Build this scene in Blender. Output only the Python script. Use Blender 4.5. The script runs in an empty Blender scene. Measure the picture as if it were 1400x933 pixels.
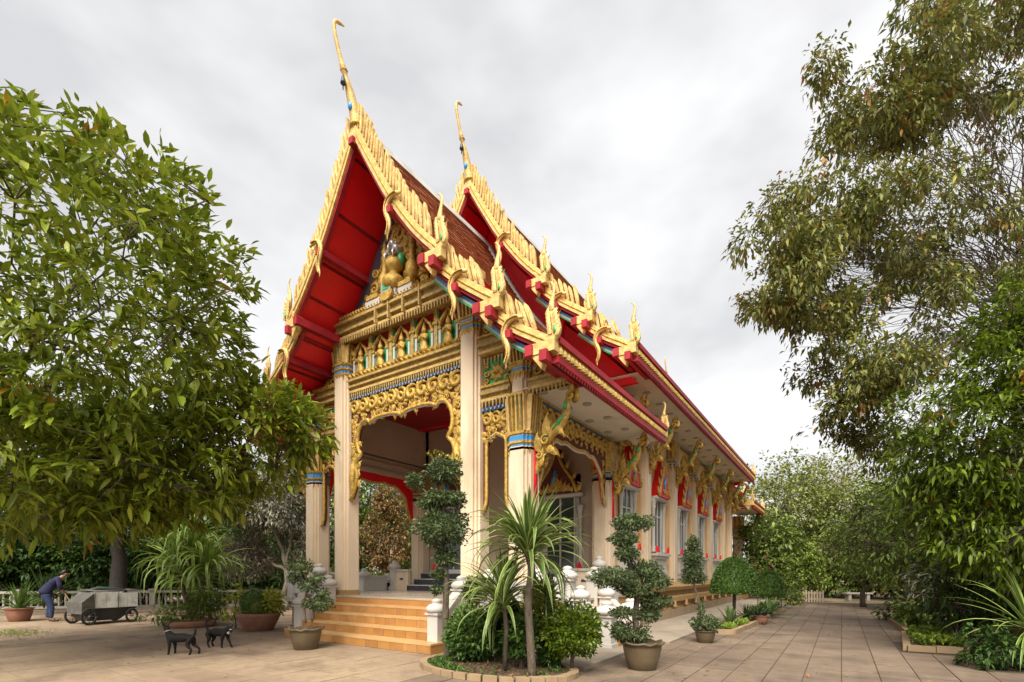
import bpy, bmesh, math, random
import numpy as np
from mathutils import Vector, Matrix, Euler
from mathutils.geometry import tessellate_polygon

random.seed(7)
rng = np.random.default_rng(11)
scene = bpy.context.scene
COL = scene.collection
PI = math.pi

# ------------------------------------------------------------------ camera
EYE = 1.5
cam_data = bpy.data.cameras.new("camera")
cam_data.sensor_width = 36.0
cam_data.lens = 36.0 * 673.0 / 1400.0
cam_data.shift_y = (784 - 466.5) / 1400.0
cam_data.clip_end = 3000
cam_data.clip_start = 0.1
camera = bpy.data.objects.new("camera", cam_data)
camera.location = (0, 0, EYE)
camera.rotation_euler = (math.radians(90), 0, math.radians(33.8))
COL.objects.link(camera)
scene.camera = camera

# ------------------------------------------------------------------ sky and sun (overcast)
SUN_ELEV, SUN_AZ = 52.0, -72.0      # azimuth of the direction TO the sun, measured from +x
world = bpy.data.worlds.new("World")
scene.world = world
world.use_nodes = True
nt = world.node_tree
nt.nodes.clear()
def wn(t, **kw):
    n = nt.nodes.new(t)
    for k, v in kw.items(): setattr(n, k, v)
    return n
out = wn('ShaderNodeOutputWorld')
sky = wn('ShaderNodeTexSky')
sky.sky_type = 'NISHITA'; sky.sun_disc = False
sky.sun_elevation = math.radians(SUN_ELEV)
sky.sun_rotation = math.radians(90 - SUN_AZ)
bg_sky = wn('ShaderNodeBackground'); bg_sky.inputs['Strength'].default_value = 0.05
nt.links.new(sky.outputs[0], bg_sky.inputs[0])
tc = wn('ShaderNodeTexCoord')
mp = wn('ShaderNodeMapping'); mp.inputs['Scale'].default_value = (1.0, 1.0, 1.9)
mp.inputs['Location'].default_value = (3.1, 0.4, 0.2)
nt.links.new(tc.outputs['Generated'], mp.inputs[0])
nz = wn('ShaderNodeTexNoise'); nz.inputs['Scale'].default_value = 2.6; nz.inputs['Detail'].default_value = 4.5
nz.inputs['Roughness'].default_value = 0.5; nz.inputs['Distortion'].default_value = 0.1
nt.links.new(mp.outputs[0], nz.inputs['Vector'])
cr = wn('ShaderNodeValToRGB')
cr.color_ramp.elements[0].position = 0.38; cr.color_ramp.elements[0].color = (0.745, 0.745, 0.765, 1)
cr.color_ramp.elements[1].position = 0.60; cr.color_ramp.elements[1].color = (1.04, 1.04, 1.045, 1)
nt.links.new(nz.outputs[0], cr.inputs[0])
bg_cl = wn('ShaderNodeBackground'); bg_cl.inputs['Strength'].default_value = 0.33
nt.links.new(cr.outputs[0], bg_cl.inputs[0])
mx = wn('ShaderNodeMixShader'); mx.inputs[0].default_value = 0.97
nt.links.new(bg_sky.outputs[0], mx.inputs[1]); nt.links.new(bg_cl.outputs[0], mx.inputs[2])
nt.links.new(mx.outputs[0], out.inputs[0])

sun_data = bpy.data.lights.new("sun", 'SUN')
sun_data.energy = 2.7
sun_data.angle = math.radians(45)
sun_data.color = (1.0, 0.93, 0.82)
sun = bpy.data.objects.new("sun", sun_data)
d = Vector((math.cos(math.radians(SUN_ELEV)) * math.cos(math.radians(SUN_AZ)),
            math.cos(math.radians(SUN_ELEV)) * math.sin(math.radians(SUN_AZ)), math.sin(math.radians(SUN_ELEV))))
sun.rotation_euler = d.to_track_quat('Z', 'Y').to_euler()
sun.location = (0, 0, 30)
COL.objects.link(sun)

scene.view_settings.view_transform = 'Standard'
scene.view_settings.look = 'None'
scene.view_settings.exposure = 1.6
scene.view_settings.gamma = 1.0
scene.cycles.max_bounces = 7

# ------------------------------------------------------------------ materials
def material(name, col, rough=0.6, var=0.25, scale=6.0, bump=0.0, bscale=40.0, metal=0.0, col2=None,
             island=None, transl=0.0, spec=0.4, dirt=None, dirt_scale=1.2, coords='Object', stretch=None):
    m = bpy.data.materials.new(name); m.use_nodes = True
    t = m.node_tree; N = t.nodes; L = t.links
    p = N['Principled BSDF']
    p.inputs['Roughness'].default_value = rough
    p.inputs['Metallic'].default_value = metal
    p.inputs['Specular IOR Level'].default_value = spec
    geo = N.new('ShaderNodeNewGeometry')
    vec = geo.outputs['Position']
    if stretch:
        mpn = N.new('ShaderNodeMapping'); mpn.inputs['Scale'].default_value = stretch
        L.new(vec, mpn.inputs[0]); vec = mpn.outputs[0]
    n = N.new('ShaderNodeTexNoise'); n.inputs['Scale'].default_value = scale; n.inputs['Detail'].default_value = 5
    L.new(vec, n.inputs['Vector'])
    c2 = col2 or tuple(c * (1 - var) for c in col)
    c1 = col if col2 else tuple(min(1, c * (1 + var)) for c in col)
    mixn = N.new('ShaderNodeMix'); mixn.data_type = 'RGBA'
    mixn.inputs['A'].default_value = (*c2, 1); mixn.inputs['B'].default_value = (*c1, 1)
    rmp = N.new('ShaderNodeMapRange'); rmp.inputs['From Min'].default_value = 0.3; rmp.inputs['From Max'].default_value = 0.7
    L.new(n.outputs[0], rmp.inputs[0]); L.new(rmp.outputs[0], mixn.inputs['Factor'])
    cur = mixn.outputs['Result']
    if island:
        r2 = N.new('ShaderNodeValToRGB')
        els = r2.color_ramp.elements
        els[0].position = 0; els[0].color = (*island[0], 1)
        els[1].position = 1; els[1].color = (*island[-1], 1)
        for i, c in enumerate(island[1:-1]):
            e = els.new((i + 1) / (len(island) - 1)); e.color = (*c, 1)
        L.new(geo.outputs['Random Per Island'], r2.inputs[0])
        mi = N.new('ShaderNodeMix'); mi.data_type = 'RGBA'; mi.inputs['Factor'].default_value = 0.75
        L.new(cur, mi.inputs['A']); L.new(r2.outputs[0], mi.inputs['B'])
        cur = mi.outputs['Result']
    if dirt:
        dn = N.new('ShaderNodeTexNoise'); dn.inputs['Scale'].default_value = dirt_scale; dn.inputs['Detail'].default_value = 8
        dn.inputs['Roughness'].default_value = 0.65
        L.new(vec, dn.inputs['Vector'])
        dr = N.new('ShaderNodeMapRange'); dr.inputs['From Min'].default_value = 0.5; dr.inputs['From Max'].default_value = 0.72
        dr.inputs['To Max'].default_value = 0.75
        L.new(dn.outputs[0], dr.inputs[0])
        dm = N.new('ShaderNodeMix'); dm.data_type = 'RGBA'; dm.inputs['B'].default_value = (*dirt, 1)
        L.new(dr.outputs[0], dm.inputs['Factor']); L.new(cur, dm.inputs['A'])
        cur = dm.outputs['Result']
    L.new(cur, p.inputs['Base Color'])
    if bump:
        bn = N.new('ShaderNodeTexNoise'); bn.inputs['Scale'].default_value = bscale; bn.inputs['Detail'].default_value = 4
        L.new(vec, bn.inputs['Vector'])
        b = N.new('ShaderNodeBump'); b.inputs['Strength'].default_value = bump; b.inputs['Distance'].default_value = 0.02
        L.new(bn.outputs[0], b.inputs['Height']); L.new(b.outputs[0], p.inputs['Normal'])
    if transl:
        tr = N.new('ShaderNodeBsdfTranslucent'); L.new(cur, tr.inputs[0])
        ms = N.new('ShaderNodeMixShader'); ms.inputs[0].default_value = transl
        L.new(p.outputs[0], ms.inputs[1]); L.new(tr.outputs[0], ms.inputs[2])
        L.new(ms.outputs[0], N['Material Output'].inputs[0])
    return m

M = {}
M['cream'] = material('cream_paint', (0.72, 0.585, 0.43), 0.6, 0.06, 1.5, 0.05, 60, dirt=(0.45, 0.33, 0.20), dirt_scale=0.9, stretch=(1.6, 1.6, 0.45))
M['ochre_wall'] = material('ochre_wall_paint', (0.62, 0.42, 0.20), 0.6, 0.08, 1.2, 0.05, 50, dirt=(0.50, 0.30, 0.12), dirt_scale=0.8, stretch=(1.6, 1.6, 0.45))
M['gold_pale'] = material('pale_gold_paint', (0.66, 0.455, 0.165), 0.42, 0.2, 9, 0.55, 60, 0.15, dirt=(0.26, 0.15, 0.045), dirt_scale=7)
M['gold'] = material('gold_paint', (0.54, 0.345, 0.075), 0.36, 0.32, 14, 0.7, 65, 0.25, dirt=(0.14, 0.08, 0.02), dirt_scale=8.0)
M['gold_stone'] = material('weathered_gold_moulding', (0.47, 0.33, 0.12), 0.5, 0.28, 14, 0.7, 40, 0.1, dirt=(0.20, 0.14, 0.06), dirt_scale=5)
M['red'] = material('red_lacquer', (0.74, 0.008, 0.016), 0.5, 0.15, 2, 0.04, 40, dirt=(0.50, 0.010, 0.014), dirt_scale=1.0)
M['red_light'] = material('red_weathered_paint', (0.32, 0.013, 0.024), 0.55, 0.2, 3, 0.06, 40, dirt=(0.17, 0.010, 0.016))
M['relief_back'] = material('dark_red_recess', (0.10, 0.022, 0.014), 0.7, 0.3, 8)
M['navy'] = material('slate_navy_paint', (0.05, 0.055, 0.075), 0.5, 0.2, 4)
M['blue'] = material('bright_blue_glass', (0.06, 0.30, 0.66), 0.25, 0.2, 30, 0.1, 80)
M['blue_dark'] = material('deep_blue_glass', (0.04, 0.10, 0.22), 0.25, 0.3, 40, 0.1, 80)
M['green'] = material('green_glass_mosaic', (0.05, 0.36, 0.13), 0.25, 0.35, 30, 0.1, 80)
M['white'] = material('white_paint', (0.54, 0.515, 0.48), 0.55, 0.05, 2, 0.05, 50, dirt=(0.48, 0.44, 0.38), dirt_scale=1.4)
M['soffit'] = material('soffit_white', (0.72, 0.67, 0.60), 0.7, 0.05, 1.5, dirt=(0.42, 0.38, 0.32), dirt_scale=0.7)
M['silver'] = material('silver_leaf', (0.55, 0.53, 0.52), 0.35, 0.2, 20, 0.2, 50, 0.5)
M['tile'] = material('terracotta_roof_tile', (0.40, 0.155, 0.08), 0.55, 0.2, 3, 0.1, 60,
                     island=[(0.28, 0.105, 0.055), (0.40, 0.155, 0.075), (0.48, 0.20, 0.10), (0.32, 0.12, 0.06)], dirt=(0.14, 0.08, 0.055), dirt_scale=1.0)
M['ridge'] = material('grey_ridge_mortar', (0.42, 0.40, 0.38), 0.8, 0.15, 4, 0.2, 50, dirt=(0.2, 0.18, 0.16))
M['step'] = material('glazed_ochre_step_tile', (0.40, 0.195, 0.058), 0.28, 0.16, 1.6, 0.03, 30, dirt=(0.40, 0.19, 0.06), dirt_scale=1.3)
M['step_edge'] = material('step_nosing', (0.52, 0.32, 0.14), 0.4, 0.15, 3)
M['kerb'] = material('worn_kerb_stone', (0.29, 0.20, 0.115), 0.85, 0.2, 4, 0.25, 40, dirt=(0.20, 0.16, 0.10), dirt_scale=2.0)
M['floor'] = material('polished_grey_floor', (0.40, 0.33, 0.25), 0.22, 0.12, 1.5, dirt=(0.30, 0.24, 0.17))
M['plinth'] = material('ochre_plinth_plaster', (0.37, 0.225, 0.09), 0.65, 0.12, 1.5, 0.1, 40, dirt=(0.34, 0.24, 0.15), dirt_scale=0.8)
M['skirting'] = material('weathered_plaster', (0.30, 0.215, 0.135), 0.8, 0.15, 2, 0.15, 40, dirt=(0.25, 0.20, 0.15), dirt_scale=0.9)
M['concrete'] = material('pale_concrete', (0.30, 0.25, 0.195), 0.85, 0.12, 2, 0.2, 60, dirt=(0.18, 0.15, 0.11), dirt_scale=0.7)
M['black_stone'] = material('black_granite', (0.035, 0.037, 0.045), 0.25, 0.3, 30)
M['glass'] = material('dark_window_glass', (0.05, 0.065, 0.06), 0.12, 0.3, 2, spec=0.7)
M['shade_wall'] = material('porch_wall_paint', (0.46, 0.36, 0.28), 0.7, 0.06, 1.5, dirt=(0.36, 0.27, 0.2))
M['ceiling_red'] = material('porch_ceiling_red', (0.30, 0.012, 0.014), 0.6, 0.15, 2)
M['terracotta'] = material('terracotta_pot', (0.27, 0.125, 0.078), 0.7, 0.18, 5, 0.15, 40, dirt=(0.20, 0.11, 0.075), dirt_scale=2.5)
M['pot'] = material('glazed_brown_pot', (0.115, 0.085, 0.048), 0.45, 0.25, 4, 0.2, 30, dirt=(0.12, 0.08, 0.045), dirt_scale=3)
M['soil'] = material('dark_soil', (0.09, 0.06, 0.04), 0.95, 0.4, 12, 0.6, 30)
M['bark'] = material('tree_bark', (0.11, 0.085, 0.06), 0.9, 0.4, 10, 0.8, 30, stretch=(3, 3, 0.7))
M['bark_dark'] = material('dark_bark', (0.028, 0.024, 0.02), 0.9, 0.4, 10, 0.6, 30, stretch=(3, 3, 0.7))
M['bark_pale'] = material('pale_bark', (0.24, 0.20, 0.16), 0.9, 0.3, 10, 0.5, 30, stretch=(3, 3, 0.7))

# ------------------------------------------------------------------ mesh building
class MB:
    """collects faces of one part, with a material slot per face"""
    def __init__(s): s.v = []; s.f = []; s.m = []; s.slots = []; s.cur = 0; s.smooth = []; s.sm = False
    def mat(s, key, smooth=None):
        if key not in s.slots: s.slots.append(key)
        s.cur = s.slots.index(key)
        if smooth is not None: s.sm = smooth
        return s
    def add(s, verts, faces):
        o = len(s.v); s.v.extend(tuple(v) for v in verts)
        for f in faces: s.f.append(tuple(i + o for i in f)); s.m.append(s.cur); s.smooth.append(s.sm)
        return s
    def box(s, x0, x1, y0, y1, z0, z1):
        vs = [(x, y, z) for z in (z0, z1) for y in (y0, y1) for x in (x0, x1)]
        return s.add(vs, [(0, 2, 3, 1), (4, 5, 7, 6), (0, 1, 5, 4), (2, 6, 7, 3), (0, 4, 6, 2), (1, 3, 7, 5)])
    def hexa(s, lo, hi):
        """lo, hi: 4 points each (matching)"""
        return s.add(list(lo) + list(hi), [(3, 2, 1, 0), (4, 5, 6, 7), (0, 1, 5, 4), (1, 2, 6, 5), (2, 3, 7, 6), (3, 0, 4, 7)])
    def prism(s, poly, fn0, fn1, caps=True):
        n = len(poly)
        vs = [fn0(p) for p in poly] + [fn1(p) for p in poly]
        fs = [(i, (i + 1) % n, n + (i + 1) % n, n + i) for i in range(n)]
        if caps:
            tri = tessellate_polygon([[Vector((p[0], p[1], 0)) for p in poly]])
            fs += [tuple(t) for t in tri] + [tuple(n + i for i in reversed(t)) for t in tri]
        return s.add(vs, fs)
    def prism_y(s, poly, y0, y1):      # polygon in x,z
        return s.prism(poly, lambda p: (p[0], y0, p[1]), lambda p: (p[0], y1, p[1]))
    def prism_x(s, poly, x0, x1):      # polygon in y,z
        return s.prism(poly, lambda p: (x0, p[0], p[1]), lambda p: (x1, p[0], p[1]))
    def prism_z(s, poly, z0, z1, taper=1.0, c=(0, 0)):
        return s.prism(poly, lambda p: (p[0], p[1], z0), lambda p: (c[0] + (p[0] - c[0]) * taper, c[1] + (p[1] - c[1]) * taper, z1))
    def lathe(s, prof, c=(0, 0, 0), n=16, sq=1.0, rot=0.0):
        vs = []
        for (r, z) in prof:
            for k in range(n):
                a = 2 * PI * k / n + rot
                vs.append((c[0] + r * math.cos(a), c[1] + r * sq * math.sin(a), c[2] + z))
        fs = []
        for i in range(len(prof) - 1):
            for k in range(n):
                fs.append((i * n + k, i * n + (k + 1) % n, (i + 1) * n + (k + 1) % n, (i + 1) * n + k))
        fs.append(tuple(reversed(range(n)))); fs.append(tuple((len(prof) - 1) * n + k for k in range(n)))
        return s.add(vs, fs)
    def tube(s, pts, rad, n=6, flat=1.0, up=None):
        pts = [Vector(p) for p in pts]
        m = len(pts)
        if not isinstance(rad, (list, tuple)): rad = [rad] * m
        vs = []; prev = None
        for i, p in enumerate(pts):
            t = (pts[min(i + 1, m - 1)] - pts[max(i - 1, 0)])
            if t.length < 1e-9: t = Vector((0, 0, 1))
            t.normalize()
            if up is not None: a = Vector(up)
            elif prev is not None: a = prev
            else: a = Vector((0, 0, 1)) if abs(t.z) < 0.9 else Vector((1, 0, 0))
            b = t.cross(a)
            if b.length < 1e-6: b = t.orthogonal()
            b.normalize(); a = b.cross(t); a.normalize(); prev = a
            for k in range(n):
                th = 2 * PI * k / n
                vs.append(p + (a * (math.cos(th) * flat) + b * math.sin(th)) * max(rad[i], 1e-4))
        fs = []
        for i in range(m - 1):
            for k in range(n):
                fs.append((i * n + k, i * n + (k + 1) % n, (i + 1) * n + (k + 1) % n, (i + 1) * n + k))
        fs.append(tuple(reversed(range(n)))); fs.append(tuple((m - 1) * n + k for k in range(n)))
        return s.add(vs, fs)
    def mesh(s, name):
        me = bpy.data.meshes.new(name)
        me.from_pydata([tuple(v) for v in s.v], [], s.f)
        for k in s.slots: me.materials.append(M[k])
        me.polygons.foreach_set('material_index', s.m)
        me.polygons.foreach_set('use_smooth', s.smooth)
        bm = bmesh.new(); bm.from_mesh(me)
        bmesh.ops.recalc_face_normals(bm, faces=bm.faces)
        bm.to_mesh(me); bm.free()
        me.update()
        return me
    def build(s, name, parent=None, **kw):
        return link(name, s.mesh(name), parent, **kw)

def link(name, me, parent=None, loc=None, rot=None, scl=None, kind=None):
    o = bpy.data.objects.new(name, me)
    COL.objects.link(o)
    if parent is not None: o.parent = parent
    if loc is not None: o.location = loc
    if rot is not None: o.rotation_euler = rot
    if scl is not None: o.scale = (scl, scl, scl) if not isinstance(scl, (tuple, list)) else scl
    if kind: o['kind'] = kind
    return o
def thing(name, label, cat, loc=(0, 0, 0), rotz=0.0, group=None):
    o = bpy.data.objects.new(name, None)
    o.empty_display_size = 0.3
    COL.objects.link(o)
    o.location = loc; o.rotation_euler = (0, 0, rotz)
    o['label'] = label; o['category'] = cat
    if group: o['group'] = group
    return o
def copy_thing(root, loc, rotz, label, group=None, scl=None):
    def rec(o, parent):
        c = o.copy(); COL.objects.link(c)
        if parent is not None: c.parent = parent
        for ch in list(o.children): rec(ch, c)
        return c
    r = rec(root, None)
    r.location = loc; r.rotation_euler = (0, 0, rotz); r['label'] = label
    if scl: r.scale = (scl, scl, scl)
    if group: r['group'] = group
    return r

def spline(pts, n=6):
    """Catmull-Rom through points of any dimension"""
    P = [np.array(p, float) for p in pts]
    P = [2 * P[0] - P[1]] + P + [2 * P[-1] - P[-2]]
    res = []
    for i in range(1, len(P) - 2):
        for k in range(n):
            t = k / n
            res.append(0.5 * ((2 * P[i]) + (-P[i-1] + P[i+1]) * t + (2*P[i-1] - 5*P[i] + 4*P[i+1] - P[i+2]) * t*t + (-P[i-1] + 3*P[i] - 3*P[i+1] + P[i+2]) * t**3))
    res.append(P[-2])
    return [tuple(r) for r in res]

# carved ornament pieces, in the x,z plane at depth y (front is -y)
def scroll(mb, x, z, r, y, flip=1, th=0.18, rot=0.0, turns=1.35):
    pts = []; rad = []
    n = 16
    for i in range(n + 1):
        f = i / n
        a = rot + f * turns * 2 * PI
        rr = r * (1 - 0.86 * f)
        pts.append((x + flip * rr * math.cos(a), y - 0.02 - 0.03 * f * (r / 0.25), z + rr * math.sin(a)))
        rad.append(r * th * (0.75 + 0.5 * math.sin(PI * min(1, f * 1.2))) * (1 if i else 0.3))
    mb.tube(pts, rad, 5, 1.0, up=(0, 1, 0))
def flame(mb, x, z, h, w, ang, y, th=0.04):
    """a pointed kanok leaf, base at x,z, pointing along ang (0 = up, positive leans to +x)"""
    prof = [(-0.25, 0), (-0.5, 0.25), (-0.42, 0.5), (-0.12, 0.75), (0.18, 1.0), (0.12, 0.75), (0.38, 0.5), (0.5, 0.22), (0.25, 0)]
    ca, sa = math.cos(ang), math.sin(ang)
    P = [(x + (px * w) * ca + (pz * h) * sa, z - (px * w) * sa + (pz * h) * ca) for px, pz in prof]
    cx = sum(p[0] for p in P) / len(P); cz = sum(p[1] for p in P) / len(P)
    n = len(P)
    vs = [(p[0], y, p[1]) for p in P] + [(cx, y - th, cz)] + [(x + h*0.75*sa, y - th*0.8, z + h*0.75*ca)]
    fs = []
    for i in range(n):
        j = (i + 1) % n
        k = n + 1 if i in (2, 3, 4, 5) else n
        fs.append((i, j, k))
    fs += [(2, n, n + 1), (6, n + 1, n)]
    mb.add(vs, fs)

# ------------------------------------------------------------------ foliage
def leaf_arrays(P, D, U, Ln, Wd, droop=0.25, detail=2):
    """P base points, D leaf axis, U approx normal: arrays (n,3); returns verts, faces for all leaves"""
    n = len(P)
    D = D / np.linalg.norm(D, axis=1, keepdims=True)
    S = np.cross(D, U); S /= (np.linalg.norm(S, axis=1, keepdims=True) + 1e-9)
    N = np.cross(S, D)
    Ln = Ln[:, None]; Wd = Wd[:, None]
    g = np.array([0, 0, -1.0])
    if detail == 2:
        tpl = [(0, 0, 0), (.3, -.42, .06), (.3, 0, -.02), (.3, .42, .06), (.66, -.36, .05), (.66, 0, -.03), (.66, .36, .05), (1, 0, 0)]
        fc = [(0, 2, 1), (0, 3, 2), (1, 2, 5, 4), (2, 3, 6, 5), (4, 5, 7), (5, 6, 7)]
    else:
        tpl = [(0, 0, 0), (.45, -.5, .08), (.5, 0, -.04), (.45, .5, .08), (1, 0, 0)]
        fc = [(0, 2, 1), (0, 3, 2), (1, 2, 4), (2, 3, 4)]
    V = np.empty((n, len(tpl), 3))
    for i, (t, s_, h) in enumerate(tpl):
        V[:, i] = P + D * Ln * t + S * Wd * s_ + N * Wd * h * 2 + g * (droop * t * t) * Ln
    return V, fc
def leaves_mesh(name, P, D, U, Ln, Wd, mat, droop=0.25, detail=2):
    V, fc = leaf_arrays(P, D, U, Ln, Wd, droop, detail)
    n, k = V.shape[:2]
    me = bpy.data.meshes.new(name)
    nv = n * k
    loops = []; starts = []; tot = 0
    base = np.arange(n) * k
    lv = np.concatenate([np.array(f) for f in fc])
    ln = np.array([len(f) for f in fc])
    allv = (base[:, None] + lv[None, :]).ravel()
    alln = np.tile(ln, n)
    st = np.concatenate([[0], np.cumsum(alln)[:-1]])
    me.vertices.add(nv); me.vertices.foreach_set('co', V.reshape(-1).astype(np.float32))
    me.loops.add(len(allv)); me.loops.foreach_set('vertex_index', allv.astype(np.int32))
    me.polygons.add(len(alln)); me.polygons.foreach_set('loop_start', st.astype(np.int32))
    me.polygons.foreach_set('use_smooth', np.ones(len(alln), bool))
    me.materials.append(M[mat])
    me.update(calc_edges=True); me.validate()
    return me
def rand_unit(n):
    v = rng.normal(size=(n, 3)); return v / np.linalg.norm(v, axis=1, keepdims=True)

# ------------------------------------------------------------------ ground and paving
def slab_material(name, k, snap):
    m = bpy.data.materials.new(name); m.use_nodes = True
    t = m.node_tree; N = t.nodes; L = t.links; p = N['Principled BSDF']
    p.inputs['Roughness'].default_value = 0.82
    p.inputs['Specular IOR Level'].default_value = 0.3
    g = N.new('ShaderNodeNewGeometry')
    off = N.new('ShaderNodeVectorMath'); off.operation = 'ADD'; off.inputs[1].default_value = (100.28, 100.35, 0)
    sn = N.new('ShaderNodeVectorMath'); sn.operation = 'SNAP'; sn.inputs[1].default_value = snap
    L.new(g.outputs['Position'], off.inputs[0]); L.new(off.outputs[0], sn.inputs[0])
    w = N.new('ShaderNodeTexWhiteNoise'); L.new(sn.outputs[0], w.inputs['Vector'])
    r = N.new('ShaderNodeValToRGB'); e = r.color_ramp.elements
    sc3 = lambda c: tuple(a * b for a, b in zip(c, k))
    e[0].color = (*sc3((0.225, 0.162, 0.115)), 1); e[1].color = (*sc3((0.295, 0.216, 0.155)), 1)
    L.new(w.outputs['Value'], r.inputs[0])
    cur = r.outputs[0]
    for sc, lo, hi, col, amt, det in ((0.35, .42, .68, (0.40, 0.31, 0.205), .8, 6), (0.9, .5, .72, (0.12, 0.088, 0.062), .9, 8), (7, .45, .75, (0.17, 0.12, 0.084), .5, 8), (45, .5, .8, (0.20, 0.14, 0.095), .5, 3)):
        n = N.new('ShaderNodeTexNoise'); n.inputs['Scale'].default_value = sc; n.inputs['Detail'].default_value = det
        n.inputs['Roughness'].default_value = 0.62
        L.new(g.outputs['Position'], n.inputs['Vector'])
        mr = N.new('ShaderNodeMapRange'); mr.inputs['From Min'].default_value = lo; mr.inputs['From Max'].default_value = hi; mr.inputs['To Max'].default_value = amt
        L.new(n.outputs[0], mr.inputs[0])
        mi = N.new('ShaderNodeMix'); mi.data_type = 'RGBA'; mi.inputs['B'].default_value = (*sc3(col), 1)
        L.new(mr.outputs[0], mi.inputs['Factor']); L.new(cur, mi.inputs['A']); cur = mi.outputs['Result']
    L.new(cur, p.inputs['Base Color'])
    bn = N.new('ShaderNodeTexNoise'); bn.inputs['Scale'].default_value = 55; bn.inputs['Detail'].default_value = 5
    L.new(g.outputs['Position'], bn.inputs['Vector'])
    b = N.new('ShaderNodeBump'); b.inputs['Strength'].default_value = 0.25; b.inputs['Distance'].default_value = 0.01
    L.new(bn.outputs[0], b.inputs['Height']); L.new(b.outputs[0], p.inputs['Normal'])
    return m
M['slab'] = slab_material('path_slab_stone_shaded', (.60, .60, .62), (0.46, 0.9, 10))  # pinkish path paving, darkened further: the path's shade is painted into its colour
M['court'] = slab_material('forecourt_slab_stone_lit', (.90, .885, .86), (0.92, 0.9, 10))  # tan forecourt paving, kept lighter so its colour carries the brighter light there
M['earth'] = material('packed_earth', (0.20, 0.14, 0.09), 0.95, 0.3, 0.8, 0.3, 20, dirt=(0.10, 0.11, 0.045), dirt_scale=0.25)
mb = MB().mat('earth')
mb.add([(-900, -900, -.035), (900, -900, -.035), (900, 900, -.035), (-900, 900, -.035)], [(0, 1, 2, 3)])
ground = mb.build('ground', kind='structure')
# pavement: a mortar bed with slabs of 0.46 x 0.90 m laid on it
M['joint'] = material('pavement_joint', (0.075, 0.055, 0.038), 0.95, 0.3, 5)
pavement = MB().mat('joint').box(-25.3, 3.2, -1.5, 30, -.06, -.012).build('pavement', kind='structure')
SX, SY = 0.46, 0.90
def slab_hidden(x, y):
    if -12.9 < x < -4.9 and y > 8.2: return True
    return False
cells = []
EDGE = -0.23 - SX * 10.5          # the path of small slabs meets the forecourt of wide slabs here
def consider(x, y, w):
    if slab_hidden(x, y): return
    if x > 0.95 + 0.10 * max(0, y - 12) and y > 11.5: return
    X = .831 * x + .556 * y; Y = -.556 * x + .831 * y
    if Y < 3.0: return
    vis = Y > 6.4 and abs(X) < Y * 1.07 and y < 11.5
    cells.append((Y, vis, x, y, w))
for j in range(-2, 33):
    y = -0.3 + SY * j
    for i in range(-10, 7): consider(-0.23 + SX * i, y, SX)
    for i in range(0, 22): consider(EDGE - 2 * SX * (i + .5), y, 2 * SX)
cells.sort(key=lambda q: (not q[1], q[0]))
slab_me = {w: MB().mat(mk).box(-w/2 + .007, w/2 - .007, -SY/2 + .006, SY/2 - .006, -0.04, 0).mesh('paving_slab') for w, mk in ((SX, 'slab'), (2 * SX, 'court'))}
big = MB()
for k, (Y, vis, x, y, w) in enumerate(cells):
    dz = random.uniform(-.003, .003)
    if k < 300:
        link('paving_slab', slab_me[w], pavement, (x, y, dz), (random.gauss(0, .0012), random.gauss(0, .0012), 0))
    else:
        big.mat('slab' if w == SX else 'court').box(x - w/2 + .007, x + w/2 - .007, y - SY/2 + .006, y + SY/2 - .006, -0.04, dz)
big.build('paving_field', pavement, kind='stuff')

# ------------------------------------------------------------------ the temple
XC = -8.7
ROOT = Vector((XC, 18.0, 0))
temple = thing('temple_hall', 'ornate white and gold temple hall with red gables and tiered terracotta roofs', 'temple', ROOT)
INV = Matrix.Translation(-ROOT)
def part(name, mb, parent=None, **kw):
    o = mb.build(name, parent or temple, **kw)
    if parent is None: o.matrix_parent_inverse = INV
    return o
def inst(name, me, mat4, parent=None):
    o = bpy.data.objects.new(name, me); COL.objects.link(o)
    o.parent = parent or temple
    if parent is None: o.matrix_parent_inverse = INV
    o.matrix_basis = mat4
    return o
FZ = 0.945

def redent(h, k=0.055):
    a, b, c = h, h - k, h - 2 * k
    q = [(a, -c), (a, c), (b, c), (b, b), (c, b), (c, a)]
    pts = []
    for r in range(4):
        for (x, y) in q:
            for _ in range(r): x, y = -y, x
            pts.append((x, y))
    return pts
def column_poly(mb, cx, cy, h, z0, z1, k=0.055, taper=1.0):
    mb.prism_z([(cx + x, cy + y) for x, y in redent(h, k)], z0, z1, taper, (cx, cy))

M['step_b'] = material('glazed_ochre_step_tile_dark', (0.37, 0.178, 0.054), 0.3, 0.2, 2.5, 0.03, 30, dirt=(0.24, 0.13, 0.06), dirt_scale=2.0)
M['step_c'] = material('glazed_ochre_step_tile_light', (0.415, 0.208, 0.066), 0.3, 0.2, 2.5, 0.03, 30, dirt=(0.26, 0.14, 0.06), dirt_scale=2.0)
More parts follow.
